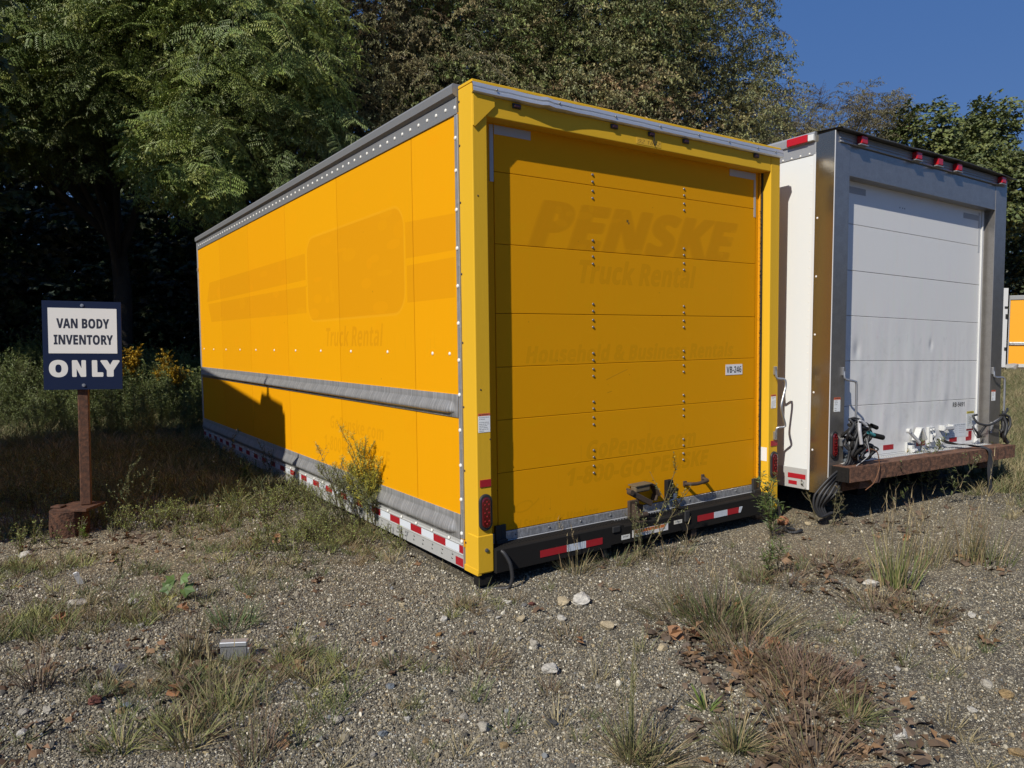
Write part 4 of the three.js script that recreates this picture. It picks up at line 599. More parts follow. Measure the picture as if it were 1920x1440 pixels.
const STONES = [[1028, 1263, 46, 'white', 0], [1002, 1215, 28, 'pale', 0], [1140, 1178, 29, 'cream', 0], [1055, 1134, 27, 'cream', 0], [1090, 1132, 40, 'white', 0], [978, 1165, 23, 'cream', 0], [953, 1133, 17, 'white', 0], [1243, 1218, 23, 'cream', 1], [907, 1370, 28, 'pale', 1], [732, 1290, 19, 'blue', 1], [823, 1193, 15, 'orange', 0], [870, 1347, 19, 'pale', 1], [945, 1403, 19, 'tan', 1], [798, 1393, 15, 'tan', 1], [718, 1380, 18, 'blue', 0], [763, 1350, 16, 'white', 0], [1033, 1360, 20, 'dark', 0], [973, 1200, 14, 'pale', 0], [935, 1160, 11, 'white', 0], [1053, 1163, 20, 'white', 0], [833, 1165, 17, 'white', 0], [755, 1138, 15, 'cream', 0], [857, 1128, 12, 'cream', 1], [998, 1135, 13, 'red', 0], [983, 1137, 11, 'grey', 0],
  [252, 1132, 20, 'white', 0], [264, 1176, 13, 'white', 0], [146, 1138, 30, 'pale', 0], [47, 1046, 19, 'white', 0], [229, 1337, 20, 'tan', 1], [238, 1328, 18, 'blue', 0], [176, 1320, 24, 'red', 0], [592, 1307, 15, 'white', 0], [551, 1204, 17, 'cream', 1], [583, 1202, 21, 'pale', 0], [560, 1245, 18, 'tan', 0], [564, 1258, 17, 'orange', 1], [506, 1252, 12, 'cream', 1], [517, 1264, 11, 'white', 0], [506, 1272, 12, 'white', 0], [634, 1352, 21, 'pale', 0], [221, 1264, 28, 'grey', 0], [470, 1305, 10, 'white', 0], [43, 1339, 15, 'pale', 0], [41, 1378, 16, 'white', 0], [71, 1359, 15, 'pale', 0], [1822, 1157, 13, 'white', 0], [1515, 984, 13, 'cream', 1], [1682, 1257, 12, 'white', 0], [1822, 1334, 15, 'white', 0], [1852, 1289, 22, 'pale', 0], [1690, 1387, 32, 'white', 0], [1907, 1416, 24, 'tan', 0], [1635, 1101, 26, 'white', 0], [1886, 1307, 24, 'tan', 0], [1815, 1221, 16, 'cream', 0], [1298, 1377, 15, 'cream', 0], [1277, 1364, 10, 'white', 0], [185, 1290, 14, 'pale', 0], [300, 1237, 13, 'pale', 0], [113, 1200, 15, 'grey', 0], [88, 1335, 16, 'pale', 0], [650, 1250, 12, 'white', 0], [700, 1418, 14, 'pale', 1], [1120, 1290, 12, 'pale', 0], [1330, 1290, 12, 'pale', 0], [1568, 1300, 12, 'white', 1], [1740, 1120, 11, 'cream', 0], [1480, 1080, 10, 'white', 0], [1335, 1075, 10, 'cream', 0], [1213, 1070, 12, 'white', 0], [1180, 1245, 10, 'pale', 1],
];
const MARKS = [[440, 1225, 'the metal offcut'], [338, 1100, 'the poplar sapling'], [130, 980, 'the sign block'], [152, 1080, 'the metal tag'], [905, 1085, 'the near corner of the yellow body'], [1028, 1263, 'the largest white rock'], [1350, 1150, 'the big grass clump'], [1380, 1400, 'the spiky bottom tuft'], [1190, 1420, 'the tuft with tall seed stalks'], [1530, 1290, 'the reddish dry grass clump'], [1680, 1090, 'the tall upright green grass'], [350, 1390, 'the bottom left grass tuft'], [900, 1245, 'the flat dead grass mat'], [1466, 985, 'the brick chunk'], [1130, 1000, 'the step bumper']];
const stoneName = STONES.map(([px, py, w, tone, round]) => { const m = MARKS.filter(([x, y]) => Math.hypot(x - px, y - py) > 25).reduce((a, b) => (Math.hypot(a[0] - px, a[1] - py) < Math.hypot(b[0] - px, b[1] - py) ? a : b)), dx = px - m[0], dy = py - m[1]; return { d: Math.hypot(dx, dy), t: `${w > 20 ? 'fist-sized' : 'small'} ${stoneWord[tone]} ${round ? 'rounded' : 'angular'} stone ${Math.abs(dx) > Math.abs(dy) ? (dx < 0 ? 'left of' : 'right of') : dy < 0 ? 'above' : 'below'} ${m[2]}` }; });
stoneName.forEach((s) => { const same = stoneName.filter((o) => o.t === s.t).sort((a, b) => a.d - b.d); s.label = same.length > 1 ? ['nearest', 'second nearest', 'third nearest', 'fourth nearest', 'fifth nearest'][same.indexOf(s)] + ' ' + s.t : s.t; });
STONES.forEach(([px, py, w, tone, round], i) => {
  const p = pxg(px, py), dist = p.distanceTo(STOOD), s = w / FPX * dist * (w > 30 ? 0.85 : 1.0);
  const m = shade(new THREE.Mesh(round ? roundGeos[i % 2] : rockGeos[i % 5], stoneMat[tone])); m.name = numbered('stone'); reseed(500 + i);
  m.scale.set(s, s * rr(0.5, 0.75), s * rr(0.7, 1)); m.rotation.y = rnd() * 6; m.position.set(p.x, p.y + s * 0.22, p.z); scene.add(m);
  tag(m, w >= 40 ? (i ? 'largest pale rock in front of the yellow bumper' : 'largest white rock lying alone on the bare gravel') : stoneName[i].label, 'stone', w >= 40 ? undefined : 'loose stones on the gravel');
});
{ // the offcut of aluminium rail
  const p = pxg(440, 1238), o = thing('metal_offcut', 'short offcut of grey aluminium extrusion lying on gravel', 'metal scrap', [p.x, p.y, p.z], R(6));
  part(o, 'channel', cubeUV(bx(-0.058, 0.05, -0.004, 0.072, -0.03, 0.0, 0.004), 4), M([0.30, 0.30, 0.30], 0.45, 0.6, { bumpMap: streak, bumpScale: 0.001 }));
  part(o, 'flange', cubeUV(merge([bx(-0.06, 0.052, 0.060, 0.080, -0.036, 0.006, 0.004), bx(0.0505, 0.062, 0.0, 0.05, -0.05, -0.005, 0.003)]), 4), M([0.45, 0.46, 0.47], 0.4, 0.6));
  const q = pxg(152, 1095), t = single('metal_tag', cubeUV(merge([prism([[-0.012, 0], [0.016, -0.004], [0.012, 0.07], [0.0, 0.075], [-0.016, 0.06]], 0, 0.004, 0.001), bx(-0.016, 0.006, 0.055, 0.075, -0.008, 0.006, 0.002)]), 5), M([0.5, 0.5, 0.5], 0.35, 0.5), 'small bent grey metal tag standing in the weeds', 'metal scrap'); t.position.copy(q); t.rotation.set(0.1, 0.3, 0.25);
  const bq = pxg(1466, 985), br = single('brick_chunk', cubeUV(rockGeo(77, 3, 0.3), 2), M([0.30, 0.13, 0.06], 0.9), 'broken orange brick chunk beside the yellow right post', 'brick'); br.scale.set(0.1, 0.075, 0.09); br.position.copy(bq).setY(bq.y + 0.03);
  const cq = pxg(1485, 998), pts = []; for (let i = 0; i < 12; i++) { const a = i / 11 * 5; pts.push(V(cq.x + 0.06 * Math.cos(a) + 0.02 * i / 11, cq.y + 0.015 + 0.006 * Math.sin(i), cq.z + 0.05 * Math.sin(a))); }
  single('hose_end', tube(pts, 0.012, 7, 60), mats.rubber, 'black hose end curled on the gravel between the bodies', 'hose');
}
// ---------------------------------------------------------------- van bodies far off on the right
{
  const p = V(18.3, 0.36, -26.8), f = thing('van_body', 'distant yellow van body seen side-on at the right edge', 'van body', [p.x, p.y, p.z], R(-36));
  part(f, 'side_panel', merge([bx(0, 1.62, 0.12, 2.46, -0.03, 0), bx(1.625, 3.24, 0.12, 2.46, -0.03, 0), bx(3.245, 6.8, 0.12, 2.46, -0.03, 0)]), M(YO, 0.6)); part(f, 'top_rail', bx(-0.02, 6.8, 2.461, 2.62, -0.05, 0.03, 0.01), mats.railDark);
  part(f, 'rub_rail', bx(0, 6.8, 0.80, 0.92, 0.001, 0.05, 0.02), mats.alu); part(f, 'bottom_rail', bx(0, 6.8, 0, 0.119, -0.03, 0.01), mats.aluRail); part(f, 'wall', bx(0, 6.8, 0.0, 2.6, -2.55, -0.06), M(YO, 0.6)); part(f, 'corner_trim', bx(-0.04, -0.002, 0, 2.62, -0.05, 0.02, 0.01), mats.alu);
  const w = thing('van_body', 'distant white van body frame half hidden behind the white body', 'van body', [14.58, 0.4, -25.2], R(3));
  part(w, 'post', bx(2.45, 2.64, 0.0, 2.75, -0.18, 0, 0.01), wm.white); part(w, 'post', bx(0, 0.19, 0, 2.75, -0.18, 0, 0.01), wm.white); part(w, 'header', bx(0.191, 2.449, 2.5, 2.75, -0.18, -0.003, 0.01), wm.white); part(w, 'door', bx(0.19, 2.45, 0.1, 2.5, -0.3, -0.25), M([0.25, 0.25, 0.25], 0.7)); part(w, 'wall', bx(0.02, 2.6, 0, 2.7, -6.8, -0.31), wm.frp); part(w, 'hinge', merge([bx(2.56, 2.62, 0.6, 0.7, 0.001, 0.03), bx(2.56, 2.62, 1.7, 1.85, 0.001, 0.03), bx(2.52, 2.62, 2.05, 2.12, 0.001, 0.02)]), mats.black); part(w, 'bumper', bx(0, 2.6, -0.15, -0.005, -0.1, 0.1), mats.blackPaint);
  for (const [x, z, s] of [[17.6, -25.6, 0.45], [18.6, -25.8, 0.35], [19.4, -25.6, 0.5]]) { const b = single('concrete_block', cubeUV(rockGeo(60 + s * 20, 2, 0.12)), M([0.3, 0.29, 0.27], 0.9), `${x < 18 ? 'leftmost' : x < 19 ? 'middle' : 'rightmost'} pale concrete block lying below the distant yellow van body`, 'block', 'concrete blocks below the distant yellow body'); b.scale.set(s * 1.5, s * 0.7, s); b.position.copy(onG(x, z, 0.08)); }
}
{ // a box trailer to the left: out of view, its shadow lies over the ground and the foot of the yellow body
  const T = 0.545 + 0.9 * 3.5 + 0.06, c = inY(-3.5, 0, -2.0), t = thing('box_trailer', 'white box trailer parked left of the view, casting the shadow on the yellow body', 'trailer', [c.x, 0.02, c.z], R(34.4 - 6.2));
  part(t, 'cargo_body', bx(-2.5, 0, 0.62, T, -4.7, 0, 0.03), wm.frp); part(t, 'rear_frame', merge([bx(-2.53, -2.38, 0.6, T + 0.01, -0.02, 0.02), bx(-0.12, 0.02, 0.6, T + 0.01, -0.06, 0.02)]), wm.white);
  const u = part(t, 'roof_unit', merge([bx(-0.9, 0.0, T - 0.01, T + 0.115, -0.75, -0.02, 0.03), bx(-0.7, -0.02, T + 0.1, T + 0.135, -0.58, -0.40, 0.01)]), wm.white); part(u, 'antenna', cyl(-0.03, T + 0.2, -0.5, 0.035, 0.2, 'y', 8, 0.018), mats.black);
  part(t, 'chassis', merge([bx(-1.7, -1.5, 0.42, 0.61, -4.7, -0.1), bx(-1.0, -0.8, 0.42, 0.61, -4.7, -0.1), bx(-2.4, -0.1, 0.42, 0.56, -0.15, -0.02)]), mats.blackPaint);
  part(t, 'drawbar', merge([taper([V(-1.9, 0.5, -4.6), V(-1.25, 0.48, -5.9)], 0.05, 0.05, 8), taper([V(-0.6, 0.5, -4.6), V(-1.25, 0.48, -5.9)], 0.05, 0.05, 8), cyl(-1.25, 0.28, -5.5, 0.04, 0.5)]), mats.blackPaint);
  part(t, 'side_skirt', bx(-0.06, -0.02, 0.1, 0.61, -4.6, -2.9), wm.white); part(t, 'side_skirt', bx(-0.06, -0.02, 0.1, 0.61, -1.6, -0.2), wm.white);
  for (const x of [-0.28, -2.22]) { const w = part(t, 'wheel', new THREE.TorusGeometry(0.3, 0.13, 10, 24).rotateY(Math.PI / 2).translate(x, 0.42, -2.25), mats.rubber); part(w, 'rim', cyl(x, 0.42, -2.25, 0.22, 0.14, 'x', 20), mats.steel); }
}
// ---------------------------------------------------------------- leaf and blade builder
class LB {
  constructor() { this.p = []; this.c = []; }
  tri(a, b, c, k) { for (const v of [a, b, c]) { this.p.push(v.x, v.y, v.z); this.c.push(k[0], k[1], k[2]); } }
  // a pointed leaf folded along its midrib
  leaf(p, dir, up, L, w, fold, k, at = 0.42) {
    const s = dir.clone().cross(up).normalize(), n = s.clone().cross(dir).normalize();
    const tip = p.clone().addScaledVector(dir, L).addScaledVector(n, -0.12 * L), m = p.clone().addScaledVector(dir, L * at);
    const l = m.clone().addScaledVector(s, w / 2).addScaledVector(n, fold * w), r = m.clone().addScaledVector(s, -w / 2).addScaledVector(n, fold * w);
    this.tri(p, l, tip, k); this.tri(p, tip, r, k);
  }
  // a lobed leaf: a fan of points
  lobed(p, dir, up, L, k, lobes = 5, notch = 0.55) {
    const s = dir.clone().cross(up).normalize(), n = s.clone().cross(dir).normalize(), pts = [], N = lobes * 2 - 1;
    for (let i = 0; i < N; i++) { const a = (i / (N - 1) - 0.5) * 3.6, r = L * (i % 2 ? notch : 0.62 + 0.38 * Math.cos(a * 0.6)); pts.push(p.clone().addScaledVector(dir, L * 0.25 + Math.cos(a) * r * 0.75).addScaledVector(s, Math.sin(a) * r * 0.75).addScaledVector(n, -0.15 * L * Math.abs(Math.sin(a)))); }
    for (let i = 0; i < N - 1; i++) this.tri(p, pts[i], pts[i + 1], k);
  }
  blade(p, dir, bend, L, w, k0, k1, seg = 4, side) {
    const s = side ?? V(dir.z, 0, -dir.x).normalize(); if (s.lengthSq() < 0.5) s.set(1, 0, 0); let a = p.clone(), d = dir.clone().normalize(), pw = w;
    for (let i = 0; i < seg; i++) {
      const t1 = (i + 1) / seg, b = a.clone().addScaledVector(d, L / seg), nw = i === seg - 1 ? 0 : w * (1 - t1 * 0.75);
      const kk = k0.map((x, j) => lerp(x, k1[j], (i + 0.5) / seg)), a0 = a.clone().addScaledVector(s, pw / 2), a1 = a.clone().addScaledVector(s, -pw / 2), b0 = b.clone().addScaledVector(s, nw / 2), b1 = b.clone().addScaledVector(s, -nw / 2);
      this.tri(a0, a1, b0, kk); if (nw) this.tri(a1, b1, b0, kk);
      a = b; pw = nw; d.addScaledVector(bend, 1 / seg).normalize();
    }
    return a;
  }
  stem(pts, r0, r1, k, rs = 4) { const g = taper(pts, r0, r1, rs).toNonIndexed(), p = g.attributes.position; for (let i = 0; i < p.count; i++) { this.p.push(p.getX(i), p.getY(i), p.getZ(i)); this.c.push(...k); } }
  get empty() { return !this.p.length; }
  geo() { const g = new THREE.BufferGeometry(); g.setAttribute('position', new THREE.Float32BufferAttribute(this.p, 3)); g.setAttribute('color', new THREE.Float32BufferAttribute(this.c, 3)); g.computeVertexNormals(); return g; }
}
const jit = (c, a = 0.2) => { const k = 1 + rr(-a, a); return [c[0] * k * (1 + rr(-0.08, 0.08)), c[1] * k, c[2] * k]; };
const leafMat = (rough = 0.55, tr = 0.22) => new THREE.MeshPhysicalMaterial({ vertexColors: true, roughness: rough, side: THREE.DoubleSide, transmission: tr, thickness: 0, specularIntensity: 0.8 });
const leafM = leafMat(0.55, 0.22), grassM = new THREE.MeshStandardMaterial({ vertexColors: true, roughness: 0.7, side: THREE.DoubleSide }), barkM = M([0.055, 0.045, 0.036], 0.95, 0, { bumpMap: rustBump, bumpScale: 0.02 });
function scatter(name, geo, mat, list, label, category, kind = 'stuff') {  // list of [pos, quaternion, scale(Vector3|number), color?]
  const m = new THREE.InstancedMesh(geo, mat, list.length), x = new THREE.Matrix4(), s = new THREE.Vector3();
  list.forEach(([p, q, sc, c], i) => { m.setMatrixAt(i, x.compose(p, q, typeof sc === 'number' ? s.set(sc, sc, sc) : sc)); if (c) m.setColorAt(i, c); });
  m.name = numbered(name); shade(m); scene.add(m); tag(m, label, category, null, kind); return m;
}
const quat = (x, y, z, order = 'YXZ') => new THREE.Quaternion().setFromEuler(new THREE.Euler(x, y, z, order));
const col = (r, g, b) => new THREE.Color().setRGB(r, g, b);
const inView = (p, pad = 0.12) => { const q = p.clone().sub(STOOD).applyQuaternion(FACING.clone().invert()); return q.z < -0.4 && Math.abs(q.x / -q.z) < 0.7047 + pad && Math.abs(q.y / -q.z) < 0.528 + pad; };
const underBody = (x, z) => { for (const b of [yb, wb]) { const l = b.worldToLocal(V(x, 0.1, z)); if (l.x > 0.02 && l.x < 2.57 && l.z < -0.1 && l.z > -6.8) return true; } return false; };
camera.updateMatrixWorld(true);

// ---------------------------------------------------------------- gravel
{
  reseed(71);
  const tones = [[[0.159, 0.139, 0.102], 10], [[0.120, 0.106, 0.077], 10], [[0.197, 0.171, 0.121], 8], [[0.070, 0.064, 0.052], 6], [[0.305, 0.271, 0.200], 5], [[0.280, 0.221, 0.121], 3], [[0.539, 0.497, 0.392], 3.0], [[0.159, 0.104, 0.062], 1.0], [[0.165, 0.171, 0.169], 1.2]];
  const sum = tones.reduce((a, t) => a + t[1], 0), pick = () => { let r = rnd() * sum; for (const t of tones) if ((r -= t[1]) < 0) return t[0]; return tones[0][0]; };
  const pg = [0, 1, 2, 3].map((i) => { const g = rockGeo(300 + i, 1, 0.35); return g; }), mat = M([1, 1, 1], 0.85), sets = [[], [], [], []];
  const N = 640000;
  for (let i = 0; i < N; i++) {
    const wide = i % 5 === 0, d = (wide ? 1.2 : 2.0) + 8.5 * Math.pow(rnd(), 1.65), a = wide ? rr(-1.25, 1.25) : rr(-0.7, 0.7), x = d * Math.sin(a), z = -d * Math.cos(a);
    if (underBody(x, z)) continue; const g = grassy(x, z); if (rnd() < g * 0.55) continue;
    if (rnd() < 0.72 * packed(x, z)) continue; const patch = fbm(x * 0.9, z * 0.9, 6, 2), sz = 0.0031 * Math.exp(0.42 * gauss()) * (1 + d * 0.08) * (rnd() < 0.014 ? rr(1.7, 2.8) : 1) * lerp(1.02, 0.82, sstep(x, -0.6, 1.2)) * (1 + 0.25 * patch), c = pick(), k = rr(0.8, 1.2);
    sets[i & 3].push([V(x, hgt(x, z) + sz * 0.35, z), quat(rnd() * 6, rnd() * 6, rnd() * 6), new THREE.Vector3(sz * 2.1, sz * rr(1.1, 1.7), sz * rr(1.6, 2.2)), col(c[0] * k, c[1] * k, c[2] * k)]);
  }
  sets.forEach((s, i) => scatter('gravel', pg[i], mat, s, 'grey and tan crushed gravel covering the yard', 'gravel'));
}
// ---------------------------------------------------------------- grass tufts, one object each
const GREEN = [0.085, 0.105, 0.03], OLIVE = [0.11, 0.11, 0.04], STRAW = [0.28, 0.22, 0.11], BROWN = [0.12, 0.075, 0.045], PURPLE = [0.125, 0.08, 0.05], LIME = [0.12, 0.17, 0.035];
function tuftGeo(o) {
  const b = new LB();
  for (let i = 0; i < o.n * 1.6; i++) {
    const a = rr(0, 6.283), rad = o.base * Math.sqrt(rnd()), p = V(rad * Math.cos(a), -0.01, rad * Math.sin(a)), out = a + rr(-0.6, 0.6), lean = o.lean * Math.pow(rnd(), 0.7) + (o.flat && rnd() < o.flat ? 0.9 : 0);
    const dir = V(Math.cos(out) * Math.sin(lean) + (o.wind?.[0] ?? 0), Math.cos(lean), Math.sin(out) * Math.sin(lean) + (o.wind?.[1] ?? 0)).normalize();
    const L = o.len * 1.12 * rr(0.45, 1.1), dry = rnd() < (o.dry ?? 0.3), c0 = jit(dry ? (o.dryCol ?? STRAW) : (o.col ?? GREEN), 0.3), c1 = jit(rnd() < (o.tip ?? 0.4) ? (o.tipCol ?? PURPLE) : (dry ? STRAW : (o.col ?? GREEN)), 0.3);
    b.blade(p, dir, V(Math.cos(out) * o.bend * rr(0.3, 1.2), -o.bend * rr(0.2, 1.0), Math.sin(out) * o.bend * rr(0.3, 1.2)), L, o.w * rr(0.6, 1.2), c0, c1, o.seg ?? 5, V(rr(-1, 1), rr(-0.2, 0.2), rr(-1, 1)).normalize());
  }
  for (let i = 0; i < (o.stalks ?? 0); i++) { const a = rr(0, 6.283), l = rr(0.05, o.stalkLean ?? 0.3), L = o.stalkLen * rr(0.7, 1.1), p = V(rr(-1, 1) * o.base * 0.5, 0, rr(-1, 1) * o.base * 0.5); const tip = b.blade(p, V(Math.cos(a) * Math.sin(l), Math.cos(l), Math.sin(a) * Math.sin(l)), V(Math.cos(a) * 0.15, -0.05, Math.sin(a) * 0.15), L, 0.0042, jit(OLIVE), jit(o.stalkCol ?? PURPLE), 5); for (let k = 0; k < 9; k++) { const q = p.clone().lerp(tip, 0.55 + 0.45 * k / 9); b.blade(q, V(rr(-1, 1), 1.6, rr(-1, 1)).normalize(), V(0, 0, 0), L * 0.10, 0.0035, jit(o.stalkCol ?? STRAW), jit(STRAW), 2); } }
  return b.geo();
}
function tuft(px, py, o, label, name = 'grass_tuft', category = 'grass tuft', group) { reseed(o.seed ?? Math.round(px * 7 + py)); const p = pxg(px, py), m = single(name, tuftGeo(o), grassM, label, category, group); m.position.copy(p); m.rotation.y = o.turn ?? 0; return m; }
const BLUESTEM = { n: 240, len: 0.30, lean: 0.95, bend: 0.55, base: 0.10, w: 0.0048, dry: 0.35, dryCol: BROWN, col: OLIVE, tip: 0.5, flat: 0.15 };
tuft(1345, 1165, { ...BLUESTEM, n: 360, len: 0.21, base: 0.16, lean: 0.9, tip: 0.35, dry: 0.38, col: [0.075, 0.095, 0.026], stalks: 9, stalkLen: 0.42, stalkLean: 0.6 }, 'big green and purple grass clump right of centre with dead leaves');
tuft(1262, 1160, { ...BLUESTEM, n: 55, len: 0.32, lean: 0.75, wind: [-0.75, 0.0], stalks: 4, stalkLen: 0.45 }, 'grass spray leaning left out of the big clump');
tuft(1430, 1195, { ...BLUESTEM, n: 50, len: 0.36, lean: 0.5, wind: [0.95, -0.15], dry: 0.3, dryCol: STRAW }, 'grass spray leaning far right over the gravel');
tuft(1400, 1225, { ...BLUESTEM, n: 200, len: 0.16, base: 0.15, col: OLIVE, dry: 0.55 }, 'brownish low grass in front of the big clump');
tuft(1470, 1265, { ...BLUESTEM, n: 210, len: 0.16, base: 0.15, col: OLIVE, dry: 0.6, tip: 0.8 }, 'mixed brown and olive grass clump next to the dead leaves');
tuft(1530, 1290, { ...BLUESTEM, n: 230, len: 0.15, base: 0.15, dry: 0.85, dryCol: [0.13, 0.08, 0.05], tipCol: [0.16, 0.095, 0.065], tip: 0.8 }, 'reddish brown dry grass clump, densest of the row');
tuft(1500, 1340, { ...BLUESTEM, n: 130, len: 0.14, base: 0.14, dry: 0.8 }, 'dry brown grass below the reddish clump');
tuft(1600, 1345, { ...BLUESTEM, n: 170, len: 0.13, lean: 1.2, base: 0.04, col: [0.13, 0.15, 0.045], dry: 0.3, dryCol: STRAW }, 'small pale green star-shaped grass tuft right of the dry clump');
tuft(1380, 1405, { ...BLUESTEM, n: 130, len: 0.17, lean: 1.0, base: 0.03, col: [0.13, 0.14, 0.05], dry: 0.4, dryCol: STRAW, stalks: 3, stalkLen: 0.28 }, 'spiky green tuft near the bottom edge right of centre');
tuft(1180, 1425, { ...BLUESTEM, n: 130, len: 0.19, lean: 1.1, base: 0.03, col: [0.13, 0.14, 0.05], dry: 0.45, dryCol: STRAW, stalks: 12, stalkLen: 0.42, stalkLean: 0.28, stalkCol: OLIVE }, 'bottom edge tuft with tall upright seed stalks');
tuft(1225, 1436, { ...BLUESTEM, n: 110, len: 0.22, lean: 1.2, base: 0.04, wind: [0.5, 0.1], dry: 0.5, dryCol: STRAW }, 'flattened tuft leaning right at the bottom edge');
tuft(1535, 1435, { ...BLUESTEM, n: 130, len: 0.17, base: 0.10, lean: 1.2, dry: 0.9, dryCol: [0.17, 0.11, 0.065] }, 'dead brown tuft at the bottom edge below the dry row');
tuft(1680, 1100, { n: 75, len: 0.30, lean: 0.38, bend: 0.3, base: 0.10, w: 0.0075, col: [0.12, 0.15, 0.04], dry: 0.3, dryCol: STRAW, tip: 0.4, tipCol: STRAW, stalks: 10, stalkLen: 0.55, stalkLean: 0.3 }, 'tall upright green grass in front of the white body');
tuft(1730, 1060, { n: 45, len: 0.34, lean: 0.4, bend: 0.3, base: 0.12, w: 0.004, col: OLIVE, dry: 0.6, tip: 0.5, stalks: 12, stalkLen: 0.48, stalkLean: 0.35 }, 'thin seeding grass behind the upright green grass');
tuft(1720, 1155, { ...BLUESTEM, n: 170, len: 0.15, base: 0.13, dry: 0.7, lean: 1.1 }, 'low brown grass right of the upright green grass');
tuft(1640, 1140, { ...BLUESTEM, n: 120, len: 0.14, base: 0.12, dry: 0.7, lean: 1.1 }, 'low brown grass left of the upright green grass');
tuft(1475, 1090, { ...BLUESTEM, n: 170, len: 0.13, base: 0.15, dry: 0.75, lean: 1.2 }, 'flat brown mat of grass right of the yellow corner weed');
tuft(1415, 1088, { ...BLUESTEM, n: 120, len: 0.12, base: 0.08, dry: 0.4, lean: 1.1, col: GREEN }, 'flat green mat of grass below the yellow right post');
tuft(1555, 1060, { ...BLUESTEM, n: 200, len: 0.14, base: 0.2, dry: 0.8, lean: 1.1 }, 'wide mat of reddish dead grass in front of the rusty bumper');
tuft(1810, 1050, { n: 60, len: 0.32, lean: 0.25, bend: 0.2, base: 0.10, w: 0.004, col: OLIVE, dry: 0.6, tip: 0.6, stalks: 9, stalkLen: 0.42 }, 'sparse reddish stalks at right on the gravel');
tuft(1860, 1055, { n: 50, len: 0.26, lean: 0.5, bend: 0.3, base: 0.12, w: 0.005, col: GREEN, dry: 0.3, stalks: 3, stalkLen: 0.7, stalkCol: STRAW }, 'green weed grass with one tall straw stalk at right');
tuft(350, 1395, { ...BLUESTEM, n: 130, len: 0.16, lean: 1.15, base: 0.06, col: [0.15, 0.16, 0.05], dry: 0.35, dryCol: STRAW, tip: 0.1 }, 'yellow green grass tuft at the bottom left');
tuft(225, 1405, { ...BLUESTEM, n: 90, len: 0.11, lean: 1.1, base: 0.05, col: [0.17, 0.18, 0.05], dry: 0.3, dryCol: STRAW, tip: 0.1 }, 'short lime grass tuft at the bottom left edge');
tuft(415, 1350, { ...BLUESTEM, n: 60, len: 0.19, lean: 0.9, base: 0.10, dry: 0.45, col: [0.14, 0.15, 0.05], dryCol: STRAW, stalks: 6, stalkLen: 0.44, stalkLean: 0.2, stalkCol: STRAW }, 'loose grass with tall straw stalks below the metal offcut');
tuft(480, 1425, { ...BLUESTEM, n: 45, len: 0.16, lean: 0.7, base: 0.06, dry: 0.6, tip: 0.9, stalks: 5, stalkLen: 0.26 }, 'reddish stalky tuft at the bottom edge left of centre');
tuft(355, 1240, { ...BLUESTEM, n: 70, len: 0.18, lean: 0.4, base: 0.04, dry: 0.7, dryCol: STRAW, stalks: 4, stalkLen: 0.3 }, 'thin straw tuft left of the metal offcut');
tuft(395, 1300, { ...BLUESTEM, n: 120, len: 0.12, lean: 1.2, base: 0.08, dry: 0.6 }, 'low olive tuft below the straw tuft');
tuft(435, 1175, { ...BLUESTEM, n: 150, len: 0.14, lean: 1.0, base: 0.10, col: [0.07, 0.10, 0.03], dry: 0.15, tip: 0.1 }, 'dark green low tuft above the metal offcut');
tuft(70, 1290, { ...BLUESTEM, n: 50, len: 0.22, lean: 0.5, base: 0.05, dry: 0.9, dryCol: [0.12, 0.085, 0.06] }, 'dark wiry dead weed at the left edge');
tuft(120, 1145, { ...BLUESTEM, n: 130, len: 0.14, lean: 0.9, base: 0.14, dry: 0.5, dryCol: STRAW, stalks: 4, stalkLen: 0.34 }, 'straw and green tuft under the small metal tag');
tuft(900, 1245, { ...BLUESTEM, n: 210, len: 0.10, lean: 1.35, base: 0.12, dry: 0.8 }, 'flat dead grass mat in the middle of the gravel');
tuft(1030, 1300, { ...BLUESTEM, n: 60, len: 0.08, lean: 1.2, base: 0.03, dry: 0.6 }, 'tiny grass tuft below the largest white rock');
tuft(745, 1250, { ...BLUESTEM, n: 100, len: 0.09, lean: 1.2, base: 0.06, col: GREEN, dry: 0.4 }, 'small green mat left of the flat dead grass');
tuft(1065, 1195, { ...BLUESTEM, n: 80, len: 0.08, lean: 1.2, base: 0.07, dry: 0.6 }, 'small dry mat beside the pale rocks');
tuft(1250, 1050, { ...BLUESTEM, n: 130, len: 0.12, lean: 1.1, base: 0.12, dry: 0.5 }, 'low grass at the foot of the step bumper');
tuft(1080, 1070, { ...BLUESTEM, n: 110, len: 0.15, lean: 0.9, base: 0.10, dry: 0.7, dryCol: STRAW, stalks: 5, stalkLen: 0.3 }, 'straw stalks under the left half of the step bumper');
tuft(1150, 1055, { ...BLUESTEM, n: 110, len: 0.14, lean: 1.0, base: 0.12, dry: 0.4, col: GREEN }, 'green and straw tuft under the bumper middle');
tuft(1325, 1330, { n: 26, len: 0.10, lean: 1.3, bend: 0.4, base: 0.015, w: 0.012, col: LIME, dry: 0.1, tip: 0 }, 'small bright green rosette weed left of the dry grass row', 'rosette_weed', 'weed');
